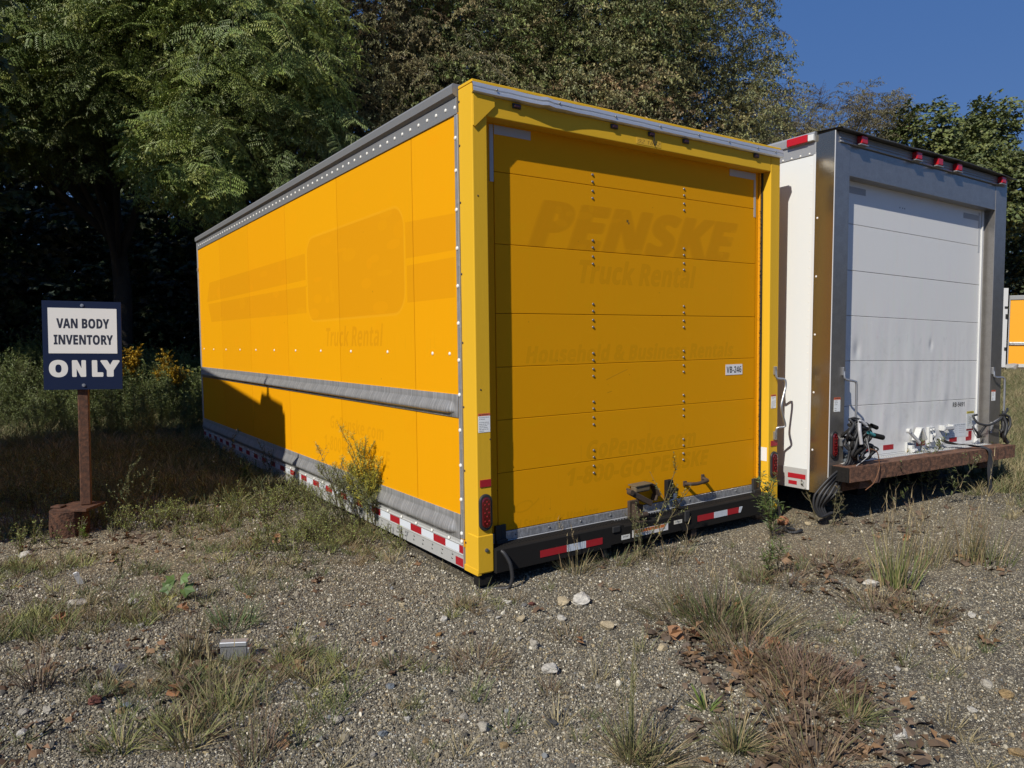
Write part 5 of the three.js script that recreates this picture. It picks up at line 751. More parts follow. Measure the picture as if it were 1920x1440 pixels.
// ---------------------------------------------------------------- leafy weeds, one object each
function weedGeo(o) {       // stems with many small leaves; returns [stem, foliage]
  const s = new LB(), f = new LB();
  const sprig = (p, dir, L, r, depth) => {
    const pts = [p.clone()], d = dir.clone(); const n = 5; for (let i = 0; i < n; i++) { d.add(V(rr(-1, 1) * 0.14, (o.up ?? 0.1) + rr(-0.08, 0.08), rr(-1, 1) * 0.14)).normalize(); pts.push(pts[i].clone().addScaledVector(d, L / n)); }
    s.stem(pts, r, r * 0.35, jit(o.stemCol ?? [0.09, 0.075, 0.035], 0.2), 4);
    const c = new THREE.CatmullRomCurve3(pts), m = Math.round(L * (o.density ?? 90));
    for (let i = 0; i < m; i++) { const t = lerp(o.bare ?? 0.15, 1, rnd()), q = c.getPointAt(t), tan = c.getTangentAt(t), out = V(rr(-1, 1), rr(-1, 1), rr(-1, 1)).cross(tan).normalize(); const ld = out.multiplyScalar(o.open ?? 0.8).addScaledVector(tan, 0.6).normalize(); f.leaf(q, ld, V(rr(-0.5, 0.5), 1, rr(-0.5, 0.5)), (o.leaf ?? 0.03) * rr(0.6, 1.2) * (1.15 - 0.5 * t), (o.leafW ?? 0.006) * rr(0.7, 1.2), 0.15, jit(rnd() < (o.yellow ?? 0) * t ? (o.yellowCol ?? [0.4, 0.3, 0.03]) : (o.col ?? GREEN), 0.3)); }
    if (depth > 0) for (let i = 0; i < (o.branches ?? 7); i++) { const t = rr(o.branchFrom ?? 0.25, 0.95), q = c.getPointAt(t), tan = c.getTangentAt(t), out = V(rr(-1, 1), rr(-0.1, 0.5), rr(-1, 1)).normalize(); sprig(q, tan.clone().multiplyScalar(0.7).add(out.multiplyScalar(o.spread ?? 0.8)).normalize(), L * rr(0.25, 0.5) * (1.2 - t * 0.5), r * 0.5, depth - 1); }
  };
  for (let i = 0; i < (o.stems ?? 1); i++) { const a = rr(0, 6.283), l = (o.lean ?? 0.2) * rnd(); sprig(V(rr(-1, 1) * (o.base ?? 0.02), -0.01, rr(-1, 1) * (o.base ?? 0.02)), V(Math.cos(a) * Math.sin(l) + (o.wind?.[0] ?? 0), Math.cos(l), Math.sin(a) * Math.sin(l) + (o.wind?.[1] ?? 0)).normalize(), o.h * rr(0.7, 1.05), o.r ?? 0.004, o.depth ?? 1); }
  return [s.geo(), f.geo()];
}
function weed(px, py, o, label, name = 'weed', category = 'weed', group) { reseed(o.seed ?? Math.round(px * 3 + py * 5)); const p = px.isVector3 ? px : pxg(px, py), t = thing(name, label, category, [p.x, p.y, p.z], 0, group), [s, f] = weedGeo(o); part(t, 'stem', s, grassM); part(t, 'foliage', f, leafM); return t; }
const BUSH = { col: [0.34, 0.36, 0.07], leaf: 0.022, leafW: 0.0035, density: 190, branches: 9, depth: 2, spread: 0.7 };
weed(706, 1003, { ...BUSH, h: 0.70, stems: 8, lean: 0.2, base: 0.07, branches: 8, leaf: 0.026, leafW: 0.0045, yellow: 0.9, yellowCol: [0.52, 0.46, 0.05], density: 130 }, 'fine-leaved yellow green bush growing against the yellow side', 'bush', 'bush');
weed(676, 990, { ...BUSH, h: 0.50, stems: 12, lean: 0.75, base: 0.14, wind: [-0.25, 0.15], density: 95, leaf: 0.026, leafW: 0.004, col: [0.25, 0.27, 0.11] }, 'lower grey green bush left of the tall yellow green one', 'bush', 'bush');
weed(640, 955, { ...BUSH, h: 0.48, stems: 2, lean: 0.2, base: 0.03, branches: 3, depth: 1, leaf: 0.05, leafW: 0.012, density: 50, col: [0.10, 0.13, 0.04] }, 'thin leafy stalk rising left of the bushes');
weed(1205, 1045, { h: 0.62, stems: 2, lean: 0.1, base: 0.02, wind: [0.50, 0.1], leaf: 0.022, leafW: 0.008, density: 85, branches: 5, depth: 1, col: [0.13, 0.15, 0.05], up: 0.02, yellow: 0.3 }, 'lanky weed leaning right across the door latch');
weed(1195, 1050, { h: 0.40, stems: 4, lean: 0.25, base: 0.05, leaf: 0.02, leafW: 0.006, density: 90, branches: 5, depth: 1, col: [0.12, 0.14, 0.05] }, 'small-leaved weed in front of the bumper label');
weed(1443, 1010, { h: 0.44, stems: 4, lean: 0.18, base: 0.03, leaf: 0.055, leafW: 0.009, density: 120, branches: 3, depth: 1, col: [0.10, 0.145, 0.035] }, 'upright leafy weed at the yellow right post');
weed(1450, 1085, { h: 0.34, stems: 3, lean: 0.15, base: 0.03, leaf: 0.045, leafW: 0.008, density: 110, branches: 3, depth: 1, col: [0.10, 0.14, 0.035] }, 'narrow-leaved weed standing on gravel in front of the post');
weed(1650, 955, { h: 0.42, stems: 4, lean: 0.5, base: 0.10, leaf: 0.05, leafW: 0.012, density: 60, branches: 5, depth: 1, col: [0.08, 0.10, 0.03], stemCol: [0.05, 0.04, 0.025] }, 'weed in the shade under the rusty bumper');
weed(1745, 935, { h: 0.48, stems: 6, lean: 0.5, base: 0.15, leaf: 0.05, leafW: 0.012, density: 70, branches: 5, depth: 1, col: [0.12, 0.14, 0.045], yellow: 0.1, yellowCol: STRAW, stemCol: [0.05, 0.04, 0.025] }, 'bushy green weed below the hanging strap');
weed(1840, 900, { h: 0.42, stems: 6, lean: 0.6, base: 0.18, leaf: 0.05, leafW: 0.011, density: 70, branches: 5, depth: 1, col: [0.12, 0.14, 0.045], yellow: 0.1, yellowCol: STRAW, stemCol: [0.05, 0.04, 0.025] }, 'bushy green weed under the right end of the rusty bumper');
weed(1560, 985, { h: 0.30, stems: 5, lean: 0.6, base: 0.12, leaf: 0.03, leafW: 0.008, density: 60, branches: 4, depth: 1, col: [0.12, 0.12, 0.05], yellow: 0.4, yellowCol: STRAW }, 'low straggly weed under the white corner post');
weed(1475, 900, { h: 0.5, stems: 3, lean: 0.5, base: 0.04, leaf: 0.02, leafW: 0.006, density: 50, branches: 7, depth: 1, col: [0.06, 0.07, 0.03], wind: [0.1, 0.1] }, 'thin twiggy weed in the gap between the bodies');
weed(425, 905, { h: 0.46, stems: 4, lean: 0.4, base: 0.06, leaf: 0.035, leafW: 0.012, density: 60, branches: 5, depth: 1, col: [0.11, 0.13, 0.04], yellow: 0.1, yellowCol: [0.6, 0.6, 0.55] }, 'white-flecked weed beside the shaded rail of the yellow body');
weed(460, 912, { h: 0.26, stems: 7, lean: 0.9, base: 0.03, leaf: 0.10, leafW: 0.022, density: 50, branches: 0, depth: 0, col: [0.13, 0.17, 0.035] }, 'broad-leaved green plant by the shaded rail');
weed(505, 905, { h: 0.42, stems: 4, lean: 0.6, base: 0.05, leaf: 0.03, leafW: 0.009, density: 60, branches: 5, depth: 1, col: [0.11, 0.13, 0.04], wind: [0.25, 0] }, 'arching weed right of the broad-leaved plant');
weed(240, 930, { h: 0.55, stems: 4, lean: 0.5, base: 0.08, leaf: 0.028, leafW: 0.010, density: 70, branches: 5, depth: 1, col: [0.12, 0.14, 0.04], wind: [0.35, 0] }, 'arching weed right of the sign post');
weed(60, 955, { h: 0.46, stems: 11, lean: 0.7, base: 0.18, leaf: 0.03, leafW: 0.010, density: 75, branches: 5, depth: 1, col: [0.10, 0.13, 0.04] }, 'spreading weed left of the sign block');
weed(205, 975, { h: 0.42, stems: 13, lean: 0.8, base: 0.18, leaf: 0.024, leafW: 0.010, density: 100, branches: 5, depth: 1, col: [0.11, 0.13, 0.045] }, 'dense small-leaved weed right of the sign block');
weed(98, 990, { h: 0.36, stems: 6, lean: 0.5, base: 0.06, leaf: 0.028, leafW: 0.009, density: 70, branches: 4, depth: 1, col: [0.13, 0.15, 0.045] }, 'thin weed rising directly in front of the sign block');
weed(160, 1010, { h: 0.10, stems: 3, lean: 0.5, base: 0.02, leaf: 0.045, leafW: 0.03, density: 60, branches: 0, depth: 0, col: [0.14, 0.2, 0.03] }, 'small bright green plant in front of the sign block');
{ // poplar sapling
  reseed(808); const p = pxg(338, 1130), t = thing('sapling', 'small poplar sapling with seven broad green leaves', 'sapling', [p.x, p.y, p.z]), s = new LB(); s.stem([V(0, -0.01, 0), V(0.01, 0.07, 0), V(0.0, 0.14, 0.01)], 0.003, 0.0015, [0.1, 0.06, 0.03]); part(t, 'stem', s.geo(), grassM);
  for (const [x, y, z, a, l] of [[-0.015, 0.13, 0.02, 2.4, 0.045], [0.01, 0.135, 0.01, 0.4, 0.05], [-0.03, 0.09, 0.03, 2.9, 0.05], [0.03, 0.08, 0.02, -0.5, 0.05], [-0.015, 0.105, 0.035, 3.6, 0.045], [0.02, 0.06, 0.03, -1.1, 0.045], [-0.02, 0.04, 0.03, 4.2, 0.035]]) { const b = new LB(); b.lobed(V(x, y, z), V(Math.cos(a), 0.15, Math.sin(a) * 0.6).normalize(), V(0.1, 0.7, 0.75), l * 1.25, jit(a > 4 ? [0.2, 0.17, 0.03] : [0.09, 0.15, 0.035], 0.2), 4); part(t, 'leaf', b.geo(), leafM); }
}
// goldenrods at the back left
function goldenrod(p, h, label, wide = 0.2) {
  const t = thing('goldenrod', label, 'wildflower', [p.x, p.y, p.z]), s = new LB(), f = new LB(), y = new LB();
  for (let i = 0; i < 7; i++) { const a = rr(0, 6.28), l = rr(0.02, wide), top = V(Math.cos(a) * Math.sin(l) * h, h * rr(0.75, 1.05), Math.sin(a) * Math.sin(l) * h), b = V(rr(-0.1, 0.1), 0, rr(-0.1, 0.1)); s.stem([b, b.clone().lerp(top, 0.5).add(V(rr(-0.02, 0.02), 0, 0)), top], 0.006, 0.003, OLIVE);
    for (let k = 0; k < 60; k++) { const q = b.clone().lerp(top, rr(0.1, 0.85)), d = V(rr(-1, 1), rr(-0.2, 0.6), rr(-1, 1)).normalize(); f.leaf(q, d, V(0, 1, 0.1), rr(0.06, 0.12), 0.018, 0.1, jit([0.08, 0.105, 0.03], 0.3)); }
    for (let k = 0; k < 12; k++) { const q = b.clone().lerp(top, rr(0.78, 1)), d = V(rr(-1, 1), rr(0, 1.0), rr(-1, 1)).normalize(), L = rr(0.08, 0.17); for (let j = 0; j < 22; j++) y.leaf(q.clone().addScaledVector(d, L * rnd()).add(V(0, 0.03 * rnd() - 0.01, 0)), V(rr(-1, 1), rr(0, 1), rr(-1, 1)).normalize(), V(0, 1, 0), 0.03, 0.02, 0.1, jit([0.42, 0.27, 0.012], 0.35)); } }
  part(t, 'stem', s.geo(), grassM); part(t, 'foliage', f.geo(), leafM); part(t, 'flower', y.geo(), leafM); return t;
}
reseed(91);
for (const [px, py, z, label] of [[243, 665, -10.5, 'yellow flowering goldenrod just right of the sign'], [312, 672, -11.5, 'tall yellow goldenrod left of the yellow body'], [330, 690, -11.2, 'goldenrod with yellow tips nearest the yellow body']]) { const q = pxz(px, py, z), g = hgt(q.x, q.z); goldenrod(V(q.x, g, q.z), (q.y - g) * 1.02, label, 0.16); }
// ---------------------------------------------------------------- vegetation nobody could count
{
  // sprigs, grass wisps and dead leaves as shared shapes
  const sprigs = [0, 1, 2].map((i) => { reseed(900 + i); const [s, f] = weedGeo({ h: 0.2, stems: 4, lean: 0.9, base: 0.03, leaf: 0.02, leafW: 0.009, density: 75, branches: 3, depth: 1, col: [0.22, 0.255, 0.06] }); return merge([s, f]); });
  const wisp = [0, 1, 2].map((i) => { reseed(930 + i); return tuftGeo({ n: 16, len: 0.16, lean: 0.8, bend: 0.4, base: 0.03, w: 0.005, col: [1, 1, 1], dry: 0, tip: 0, seg: 3 }); });
  for (const g of wisp) { const c = g.attributes.color; for (let i = 0; i < c.count; i++) { const k = 0.7 + 0.6 * rnd(); c.setXYZ(i, k, k, k); } }
  const tall = [0, 1, 2].map((i) => { reseed(960 + i); const [s, f] = weedGeo({ h: 1.0, stems: 3, lean: 0.2, base: 0.06, leaf: 0.075, leafW: 0.014, density: 55, branches: 4, branchFrom: 0.5, depth: 1, col: [0.15, 0.185, 0.05] }); return merge([s, f]); });
  reseed(77); const A = [[], [], []], B = [[], [], []], C = [[], [], []];
  // low ground cover along the left middle
  for (let i = 0; i < 16000; i++) { const x = rr(-6.5, 0.2), z = rr(-9, -3.4); if (underBody(x, z)) continue; const p = onG(x, z); if (!inView(p)) continue; const l = yb.worldToLocal(p.clone()), dd = -l.x; // distance from the yellow side
    const n = fbm(x * 1.1, z * 1.1, 7, 3); let w = sstep(-x - 0.5 * (-z) + 1.9 + n * 1.6, 0, 1.0) * sstep(-z, 4.0, 4.9) + 0.5 * sstep(0.6 - dd, 0, 0.4) * sstep(-l.z, 0.9, 1.6) * sstep(dd, 0, 0.1); if (rnd() > w * 0.30 * (0.45 + 2.2 * n)) continue;
    A[i % 3].push([p, quat(rr(-0.3, 0.3), rnd() * 6, rr(-0.3, 0.3)), rr(0.4, 1.0)]); }
  A.forEach((l, i) => scatter('ground_cover', sprigs[i], leafM, l, 'low small-leaved weeds spreading over the gravel left of the yellow body', 'ground cover'));
  // wisps of grass, thin on gravel, thick on the bank at right and on the lawn at the back
  for (let i = 0; i < 60000; i++) { const d = 2.2 + 26 * Math.pow(rnd(), 1.3), a = rr(-0.68, 0.68), x = d * Math.sin(a), z = -d * Math.cos(a); if (underBody(x, z)) continue; const g = grassy(x, z), n = fbm(x * 0.8, z * 0.8, 12, 3); const leftish = sstep(-x, 0.3, 1.6) * sstep(d, 2.3, 3.2) * 0.30 * sstep(n, -0.12, 0.25); if (rnd() > Math.max(g * 0.8, 0.004, leftish) * (d < 6 ? 0.6 : 1)) continue; const rightSide = x > 2; const dry = rnd() < (rightSide ? 0.6 : 0.35), c = dry ? [0.25, 0.205, 0.105] : rnd() < 0.5 ? [0.12, 0.125, 0.045] : [0.09, 0.115, 0.035], k = rr(0.7, 1.25), s = rr(0.5, 1.1) * (1 + d * 0.02) * (g > 0.3 ? 1 : 0.6); B[i % 3].push([onG(x, z), quat(rr(-0.2, 0.2), rnd() * 6, rr(-0.2, 0.2)), new THREE.Vector3(s * 1.3, s, s * 1.3), col(c[0] * k, c[1] * k, c[2] * k)]); }
  for (let i = 0; i < 9000; i++) { const x = rr(-5, 0.3), z = rr(-5.6, -2.2); if (underBody(x, z)) continue; const n = fbm(x * 1.4 + 9, z * 1.4, 30, 3); if (rnd() > sstep(n, -0.02, 0.3) * 0.75 * sstep(-x - 0.1 + 0.3 * (-z - 3), -0.2, 0.9)) continue; const c = rnd() < 0.45 ? [0.17, 0.12, 0.06] : rnd() < 0.6 ? [0.20, 0.20, 0.06] : [0.12, 0.145, 0.04], k = rr(0.7, 1.3), s = rr(0.25, 0.7); B[i % 3].push([onG(x, z), quat(rr(-0.3, 0.3), rnd() * 6, rr(-0.3, 0.3)), new THREE.Vector3(s * 1.5, s, s * 1.5), col(c[0] * k, c[1] * k, c[2] * k)]); }
  B.forEach((l, i) => scatter('grass', wisp[i], grassM, l, 'dry and green grass growing on the bank and in the gravel', 'grass'));
  // tall weeds at the back left
  for (let i = 0; i < 3600; i++) { const z = rr(-14.2, -8.3), x = rr(-11.8, -2.8); const l = yb.worldToLocal(V(x, 0.1, z)); if (l.x > -0.28 && l.z > -7.1) continue; const p = onG(x, z); if (!inView(p, 0.25)) continue; const n = fbm(x * 0.75 + 4, z * 0.75, 40, 3), front = sstep(-z, 8.3, 11.4); if (rnd() > clamp(0.25 + 0.55 * front + 1.6 * n, 0, 1) * (front < 0.5 ? 0.6 : 0.9)) continue; const s = rr(0.35, 0.85) * lerp(0.5, 1.0, front) * (1 + 1.3 * n) + (rnd() < 0.06 ? 0.3 : 0); C[i % 3].push([p, quat(rr(-0.2, 0.2), rnd() * 6, rr(-0.2, 0.2)), Math.max(0.2, s)]); }
  C.forEach((l, i) => scatter('tall_weeds', tall[i], leafM, l, 'waist-high weeds at the foot of the dark woods', 'weeds'));
  // fallen leaves
  const lg = [0, 1, 2].map((i) => { reseed(990 + i); const b = new LB(); b.lobed(V(-0.03, 0, 0), V(1, 0.35, 0).normalize(), V(0, 1, 0.3), 0.05, [1, 1, 1], 4, 0.78); b.leaf(V(0.01, 0.01, -0.02), V(0.8, 0.5, -0.3).normalize(), V(-0.4, 1, 0.3), 0.045, 0.024, 0.5, [0.9, 0.85, 0.8]); b.leaf(V(0.02, 0.004, 0.02), V(-0.6, 0.3, 0.7).normalize(), V(0.3, 1, 0), 0.04, 0.03, 0.4, [0.85, 0.8, 0.75]); return b.geo(); }), D = [[], [], []];
  const heaps = [[1400, 1250, 0.30, 150], [1500, 1300, 0.32, 170], [1300, 1190, 0.18, 60], [1480, 1420, 0.25, 90], [1560, 1395, 0.25, 60], [1560, 1075, 0.3, 60], [1700, 1150, 0.3, 60], [380, 1300, 0.2, 40], [330, 1250, 0.25, 40], [1640, 980, 0.4, 50], [250, 1020, 0.3, 30], [1840, 1060, 0.2, 20]];
  for (const [px, py, r, n] of heaps) { const c = pxg(px, py); for (let i = 0; i < n * 0.6; i++) { const x = c.x + gauss() * r, z = c.z + gauss() * r; const t = rnd() < 0.5 ? [0.125, 0.083, 0.05] : rnd() < 0.35 ? [0.20, 0.12, 0.06] : [0.085, 0.06, 0.04]; D[i % 3].push([onG(x, z, 0.008), quat(rr(-0.5, 0.5), rnd() * 6, rr(-0.5, 0.5)), rr(0.45, 1.1), col(...t)]); } }
  for (let i = 0; i < 700; i++) { const d = 2.4 + 7 * rnd(), a = rr(-0.64, 0.64), x = d * Math.sin(a), z = -d * Math.cos(a); if (underBody(x, z)) continue; if (rnd() > 0.25 + 0.75 * Math.max(grassy(x, z), sstep(-x, 0, 1.5))) continue; D[i % 3].push([onG(x, z, 0.006), quat(rr(-0.4, 0.4), rnd() * 6, rr(-0.4, 0.4)), rr(0.35, 0.9), col(...(rnd() < 0.65 ? [0.11, 0.068, 0.04] : [0.19, 0.105, 0.05]))]); }
  D.forEach((l, i) => scatter('leaf_litter', lg[i], grassM, l, 'brown dead leaves lying in the grass and on the gravel', 'leaf litter'));
  // the dead leaves that stand out, one object each
  [[1275, 1135, 0.085, 'orange brown dead leaf at the top of the big grass clump'], [1268, 1198, 0.09, 'curled orange leaf under the left of the big grass clump'], [1300, 1205, 0.08, 'orange leaf standing on edge below the big grass clump'], [1390, 1150, 0.085, 'pale orange dead leaf right side of the big grass clump'], [1448, 1215, 0.09, 'bright orange curled leaf right of the low brown grass'], [1392, 1240, 0.10, 'large folded brown leaf in front of the grass row'], [1475, 1315, 0.06, 'small orange leaf below the mixed grass clump'], [520, 1017, 0.09, 'orange dead leaf on the gravel before the yellow side'], [45, 1037, 0.07, 'orange leaf left below the sign block'], [345, 1147, 0.06, 'orange leaf under the poplar sapling'], [115, 1168, 0.07, 'orange leaf among the straw at the left'], [325, 1308, 0.07, 'pale brown curled leaf left of centre'], [1085, 1212, 0.05, 'curled tan leaf beside the white rocks'], [1700, 1015, 0.06, 'pink brown leaf behind the upright green grass']].forEach(([px, py, s, label], i) => {
    reseed(1200 + i); const b = new LB(), k = jit([0.27, 0.135, 0.06], 0.2); s *= 0.78; b.lobed(V(-s / 2, 0, 0), V(1, 0.35, 0).normalize(), V(0.1, 1, 0.4), s, k, 4, 0.8); b.leaf(V(-s / 2, 0.002, 0), V(0.7, 0.7, 0.3).normalize(), V(-0.5, 0.6, 0.6), s * 0.9, s * 0.5, 0.5, jit([0.25, 0.12, 0.055], 0.2)); b.leaf(V(-s / 3, 0.002, 0), V(0.5, 0.8, -0.5).normalize(), V(-0.5, 0.4, -0.6), s * 0.7, s * 0.4, 0.5, jit([0.20, 0.10, 0.05], 0.2)); const m = single('dead_leaf', b.geo(), grassM, label, 'dead leaf', 'dead leaves on the ground'); const p = pxg(px, py); m.position.set(p.x, p.y + 0.02, p.z); m.rotation.set(rr(-0.3, 0.6), rnd() * 6, rr(-0.3, 0.3)); });
}
// ---------------------------------------------------------------- trees
// twigs: shared leafy shapes, each about half a metre, along +x with the leaves hanging
function twigPinnate(seed) { reseed(seed); const b = new LB(), k0 = [1, 1, 1]; b.stem([V(0, 0, 0), V(0.25, 0.02, 0), V(0.5, -0.04, 0)], 0.006, 0.002, [0.5, 0.4, 0.3], 3);
  for (let i = 0; i < 7; i++) { const t = i / 6, p = V(0.05 + 0.45 * t, 0.01 - 0.04 * t * t, 0), sd = i % 2 ? 1 : -1, d = V(0.55, rr(-0.15, 0.3), sd * rr(0.6, 1)).normalize(), L = rr(0.22, 0.32); const up = V(rr(-0.2, 0.2), 1, rr(-0.2, 0.2)); let q = p.clone(), dd = d.clone(); const side = d.clone().cross(up).normalize();
    for (let j = 0; j < 7; j++) { dd.y -= 0.09; dd.normalize(); q = q.clone().addScaledVector(dd, L / 7); const k = jit(k0, 0.28); for (const s of [-1, 1]) b.leaf(q, side.clone().multiplyScalar(s).addScaledVector(dd, 0.45).add(V(0, -0.35, 0)).normalize(), up, rr(0.06, 0.085), 0.026, 0.12, k); } b.leaf(q, dd, up, 0.075, 0.026, 0.1, jit(k0, 0.2)); }
  return b.geo(); }
function twigElliptic(seed, n = 46, L = 0.062, W = 0.026) { reseed(seed); const b = new LB(), k0 = [1, 1, 1]; const axes = [[V(0, 0, 0), V(0.3, 0.03, 0), V(0.55, -0.05, 0.02)], [V(0.12, 0, 0), V(0.25, -0.02, 0.15), V(0.36, -0.12, 0.26)], [V(0.2, 0, 0), V(0.34, -0.02, -0.13), V(0.46, -0.1, -0.22)]];
  for (const a of axes) { b.stem(a, 0.005, 0.0015, [0.45, 0.35, 0.28], 3); const c = new THREE.CatmullRomCurve3(a); for (let i = 0; i < n / 3; i++) { const q = c.getPointAt(rr(0.15, 1)), d = V(rr(-0.5, 0.7), rr(-1.2, 0.1), rr(-0.8, 0.8)).normalize(); b.leaf(q.add(V(rr(-0.03, 0.03), rr(-0.03, 0.02), rr(-0.03, 0.03))), d, V(rr(-1, 1), 0.6, rr(-1, 1)), L * rr(0.7, 1.2), W * rr(0.8, 1.2), 0.12, jit(k0, 0.3), 0.45); } }
  return b.geo(); }
function twigLobed(seed, n = 24, L = 0.085) { reseed(seed); const b = new LB(), k0 = [1, 1, 1]; const axes = [[V(0, 0, 0), V(0.25, 0.06, 0), V(0.5, 0.04, 0)], [V(0.1, 0.02, 0), V(0.25, 0.02, 0.16), V(0.36, 0.02, 0.28)], [V(0.15, 0.02, 0), V(0.3, 0.06, -0.16), V(0.4, 0.02, -0.26)]];
  for (const a of axes) { b.stem(a, 0.005, 0.0015, [0.5, 0.4, 0.3], 3); const c = new THREE.CatmullRomCurve3(a); for (let i = 0; i < n / 3; i++) { const q = c.getPointAt(rr(0.15, 1)), d = V(rr(-0.2, 0.8), rr(-0.7, 0.2), rr(-0.9, 0.9)).normalize(); b.lobed(q, d, V(rr(-0.4, 0.4), 1, rr(-0.1, 0.7)), L * rr(0.7, 1.25), jit(k0, 0.25), 4); } }
  return b.geo(); }
function twigBare(seed) { reseed(seed); const b = new LB(); for (let i = 0; i < 9; i++) { const a = V(rr(0, 0.2), rr(-0.05, 0.05), rr(-0.05, 0.05)), e = V(rr(0.3, 0.6), rr(-0.05, 0.35), rr(-0.3, 0.3)); b.stem([a, a.clone().lerp(e, 0.5).add(V(0, rr(-0.03, 0.03), rr(-0.03, 0.03))), e], 0.006, 0.002, [0.9, 0.8, 0.75], 3); for (let k = 0; k < 2; k++) { const q = a.clone().lerp(e, rr(0.3, 1)); b.leaf(q, V(rr(-0.4, 0.4), -1, rr(-0.4, 0.4)).normalize(), V(1, 0.2, 0), 0.05, 0.022, 0.1, jit([1.6, 1.3, 0.8], 0.4)); } } return b.geo(); }
const TW = { pinnate: twigPinnate(2001), elliptic: twigElliptic(2002), elliptic2: twigElliptic(2003, 54, 0.055, 0.021), lobed: twigLobed(2004), bare: twigBare(2005) };
// a tree: tapered trunk with limbs, and a crown of leafy twigs spread through lobes given as [x, y, z, rx, ry, rz, twigs, kind, colours]
function tree(label, x, z, o, name = 'tree', group) {
  reseed(o.seed); const gy = hgt(x, z), t = thing(name, label, 'tree', [x, gy, z], 0, group), tr = [];
  const topY = Math.max(...o.lobes.map((l) => l[1])), tp = [V(0, -0.2, 0)], lean = o.lean ?? [0, 0]; for (let i = 1; i <= 5; i++) tp.push(V(lean[0] * i / 5 + rr(-0.12, 0.12), topY * i / 5, lean[1] * i / 5 + rr(-0.12, 0.12)));
  tr.push(taper(tp, o.r ?? 0.2, 0.03, 9, 24)); const tc = new THREE.CatmullRomCurve3(tp);
  for (const l of o.lobes) for (let k = 0; k < (o.limbs ?? 3); k++) { const e = V(l[0] + l[3] * rr(-0.7, 0.7), l[1] + l[4] * rr(-0.3, 0.8), l[2] + l[5] * rr(-0.7, 0.7)), s = tc.getPointAt(clamp((e.y / topY) * rr(0.45, 0.75), 0.12, 0.9)), m = s.clone().lerp(e, 0.5).add(V(rr(-0.3, 0.3), rr(-0.1, 0.5), rr(-0.3, 0.3))); tr.push(taper([s, m, e], (o.r ?? 0.2) * rr(0.25, 0.45), 0.008, 6, 12)); }
  part(t, 'trunk', cubeUV(merge(tr), 1), o.bark ?? barkM);
  const by = {}; const off = rnd() * 50;
  for (const l of o.lobes) { const [lx, ly, lz, rx, ry, rz, n, kind, cols] = l; for (let i = 0; i < n; i++) {
    let d = V(gauss(), gauss(), gauss()).normalize(); const rad = Math.pow(rnd(), 0.45) * (1 + 0.32 * fbm(d.x * 2.2 + off + lx, d.y * 2.2 + ly, d.z * 2.2, 3)), p = V(lx + d.x * rx * rad, ly + d.y * ry * rad, lz + d.z * rz * rad);
    if (fbm(p.x * 0.75 + off, p.y * 0.75, p.z * 0.75, 2) < (o.gap ?? -0.2) && rnd() < 0.85) continue; if (p.y < 0.3) continue;
    const out = Math.atan2(-d.z, d.x) + rr(-0.9, 0.9), s = rr(0.75, 1.25) * (o.scale ?? 1), cc = cols[Math.floor(rnd() * cols.length)], tone = 1 + 0.35 * fbm(p.x * 0.5 + off, p.y * 0.5, p.z * 0.5 + 3, 2), k = rr(0.75, 1.25) * tone;
    (by[kind] ??= []).push([p, quat(rr(-0.6, 0.6), out, kind === 'pinnate' ? rr(-1.35, -0.25) : rr(-0.9, 0.3) + d.y * 0.3), s, col(cc[0] * k, cc[1] * k, cc[2] * k)]); } }
  for (const kind in by) { const L = by[kind], m = new THREE.InstancedMesh(TW[kind], leafM, L.length), xm = new THREE.Matrix4(), sc = new THREE.Vector3(); L.forEach(([p, q, s, c], i) => { m.setMatrixAt(i, xm.compose(p, q, sc.set(s, s, s))); m.setColorAt(i, c); }); m.name = 'crown'; m.userData.kind = 'stuff'; shade(m); t.add(m); }
  return t;
}
const GB = [[0.17, 0.155, 0.075], [0.14, 0.125, 0.06], [0.18, 0.15, 0.07]], G1 = [[0.180, 0.232, 0.046], [0.212, 0.262, 0.050], [0.148, 0.201, 0.046], [0.254, 0.281, 0.057]], G2 = [[0.220, 0.194, 0.083], [0.187, 0.174, 0.074], [0.263, 0.214, 0.092], [0.153, 0.152, 0.063]], G3 = [[0.160, 0.198, 0.053], [0.128, 0.169, 0.045], [0.193, 0.218, 0.061]], BR = [[0.287, 0.204, 0.096], [0.229, 0.169, 0.080], [0.345, 0.240, 0.112], [0.191, 0.159, 0.072]], OL = [[0.241, 0.235, 0.083], [0.198, 0.204, 0.074], [0.286, 0.255, 0.100], [0.176, 0.183, 0.074]], DK = [[0.06, 0.08, 0.028], [0.05, 0.068, 0.024]], MP = [[0.117, 0.139, 0.035], [0.092, 0.119, 0.030], [0.143, 0.160, 0.040]];
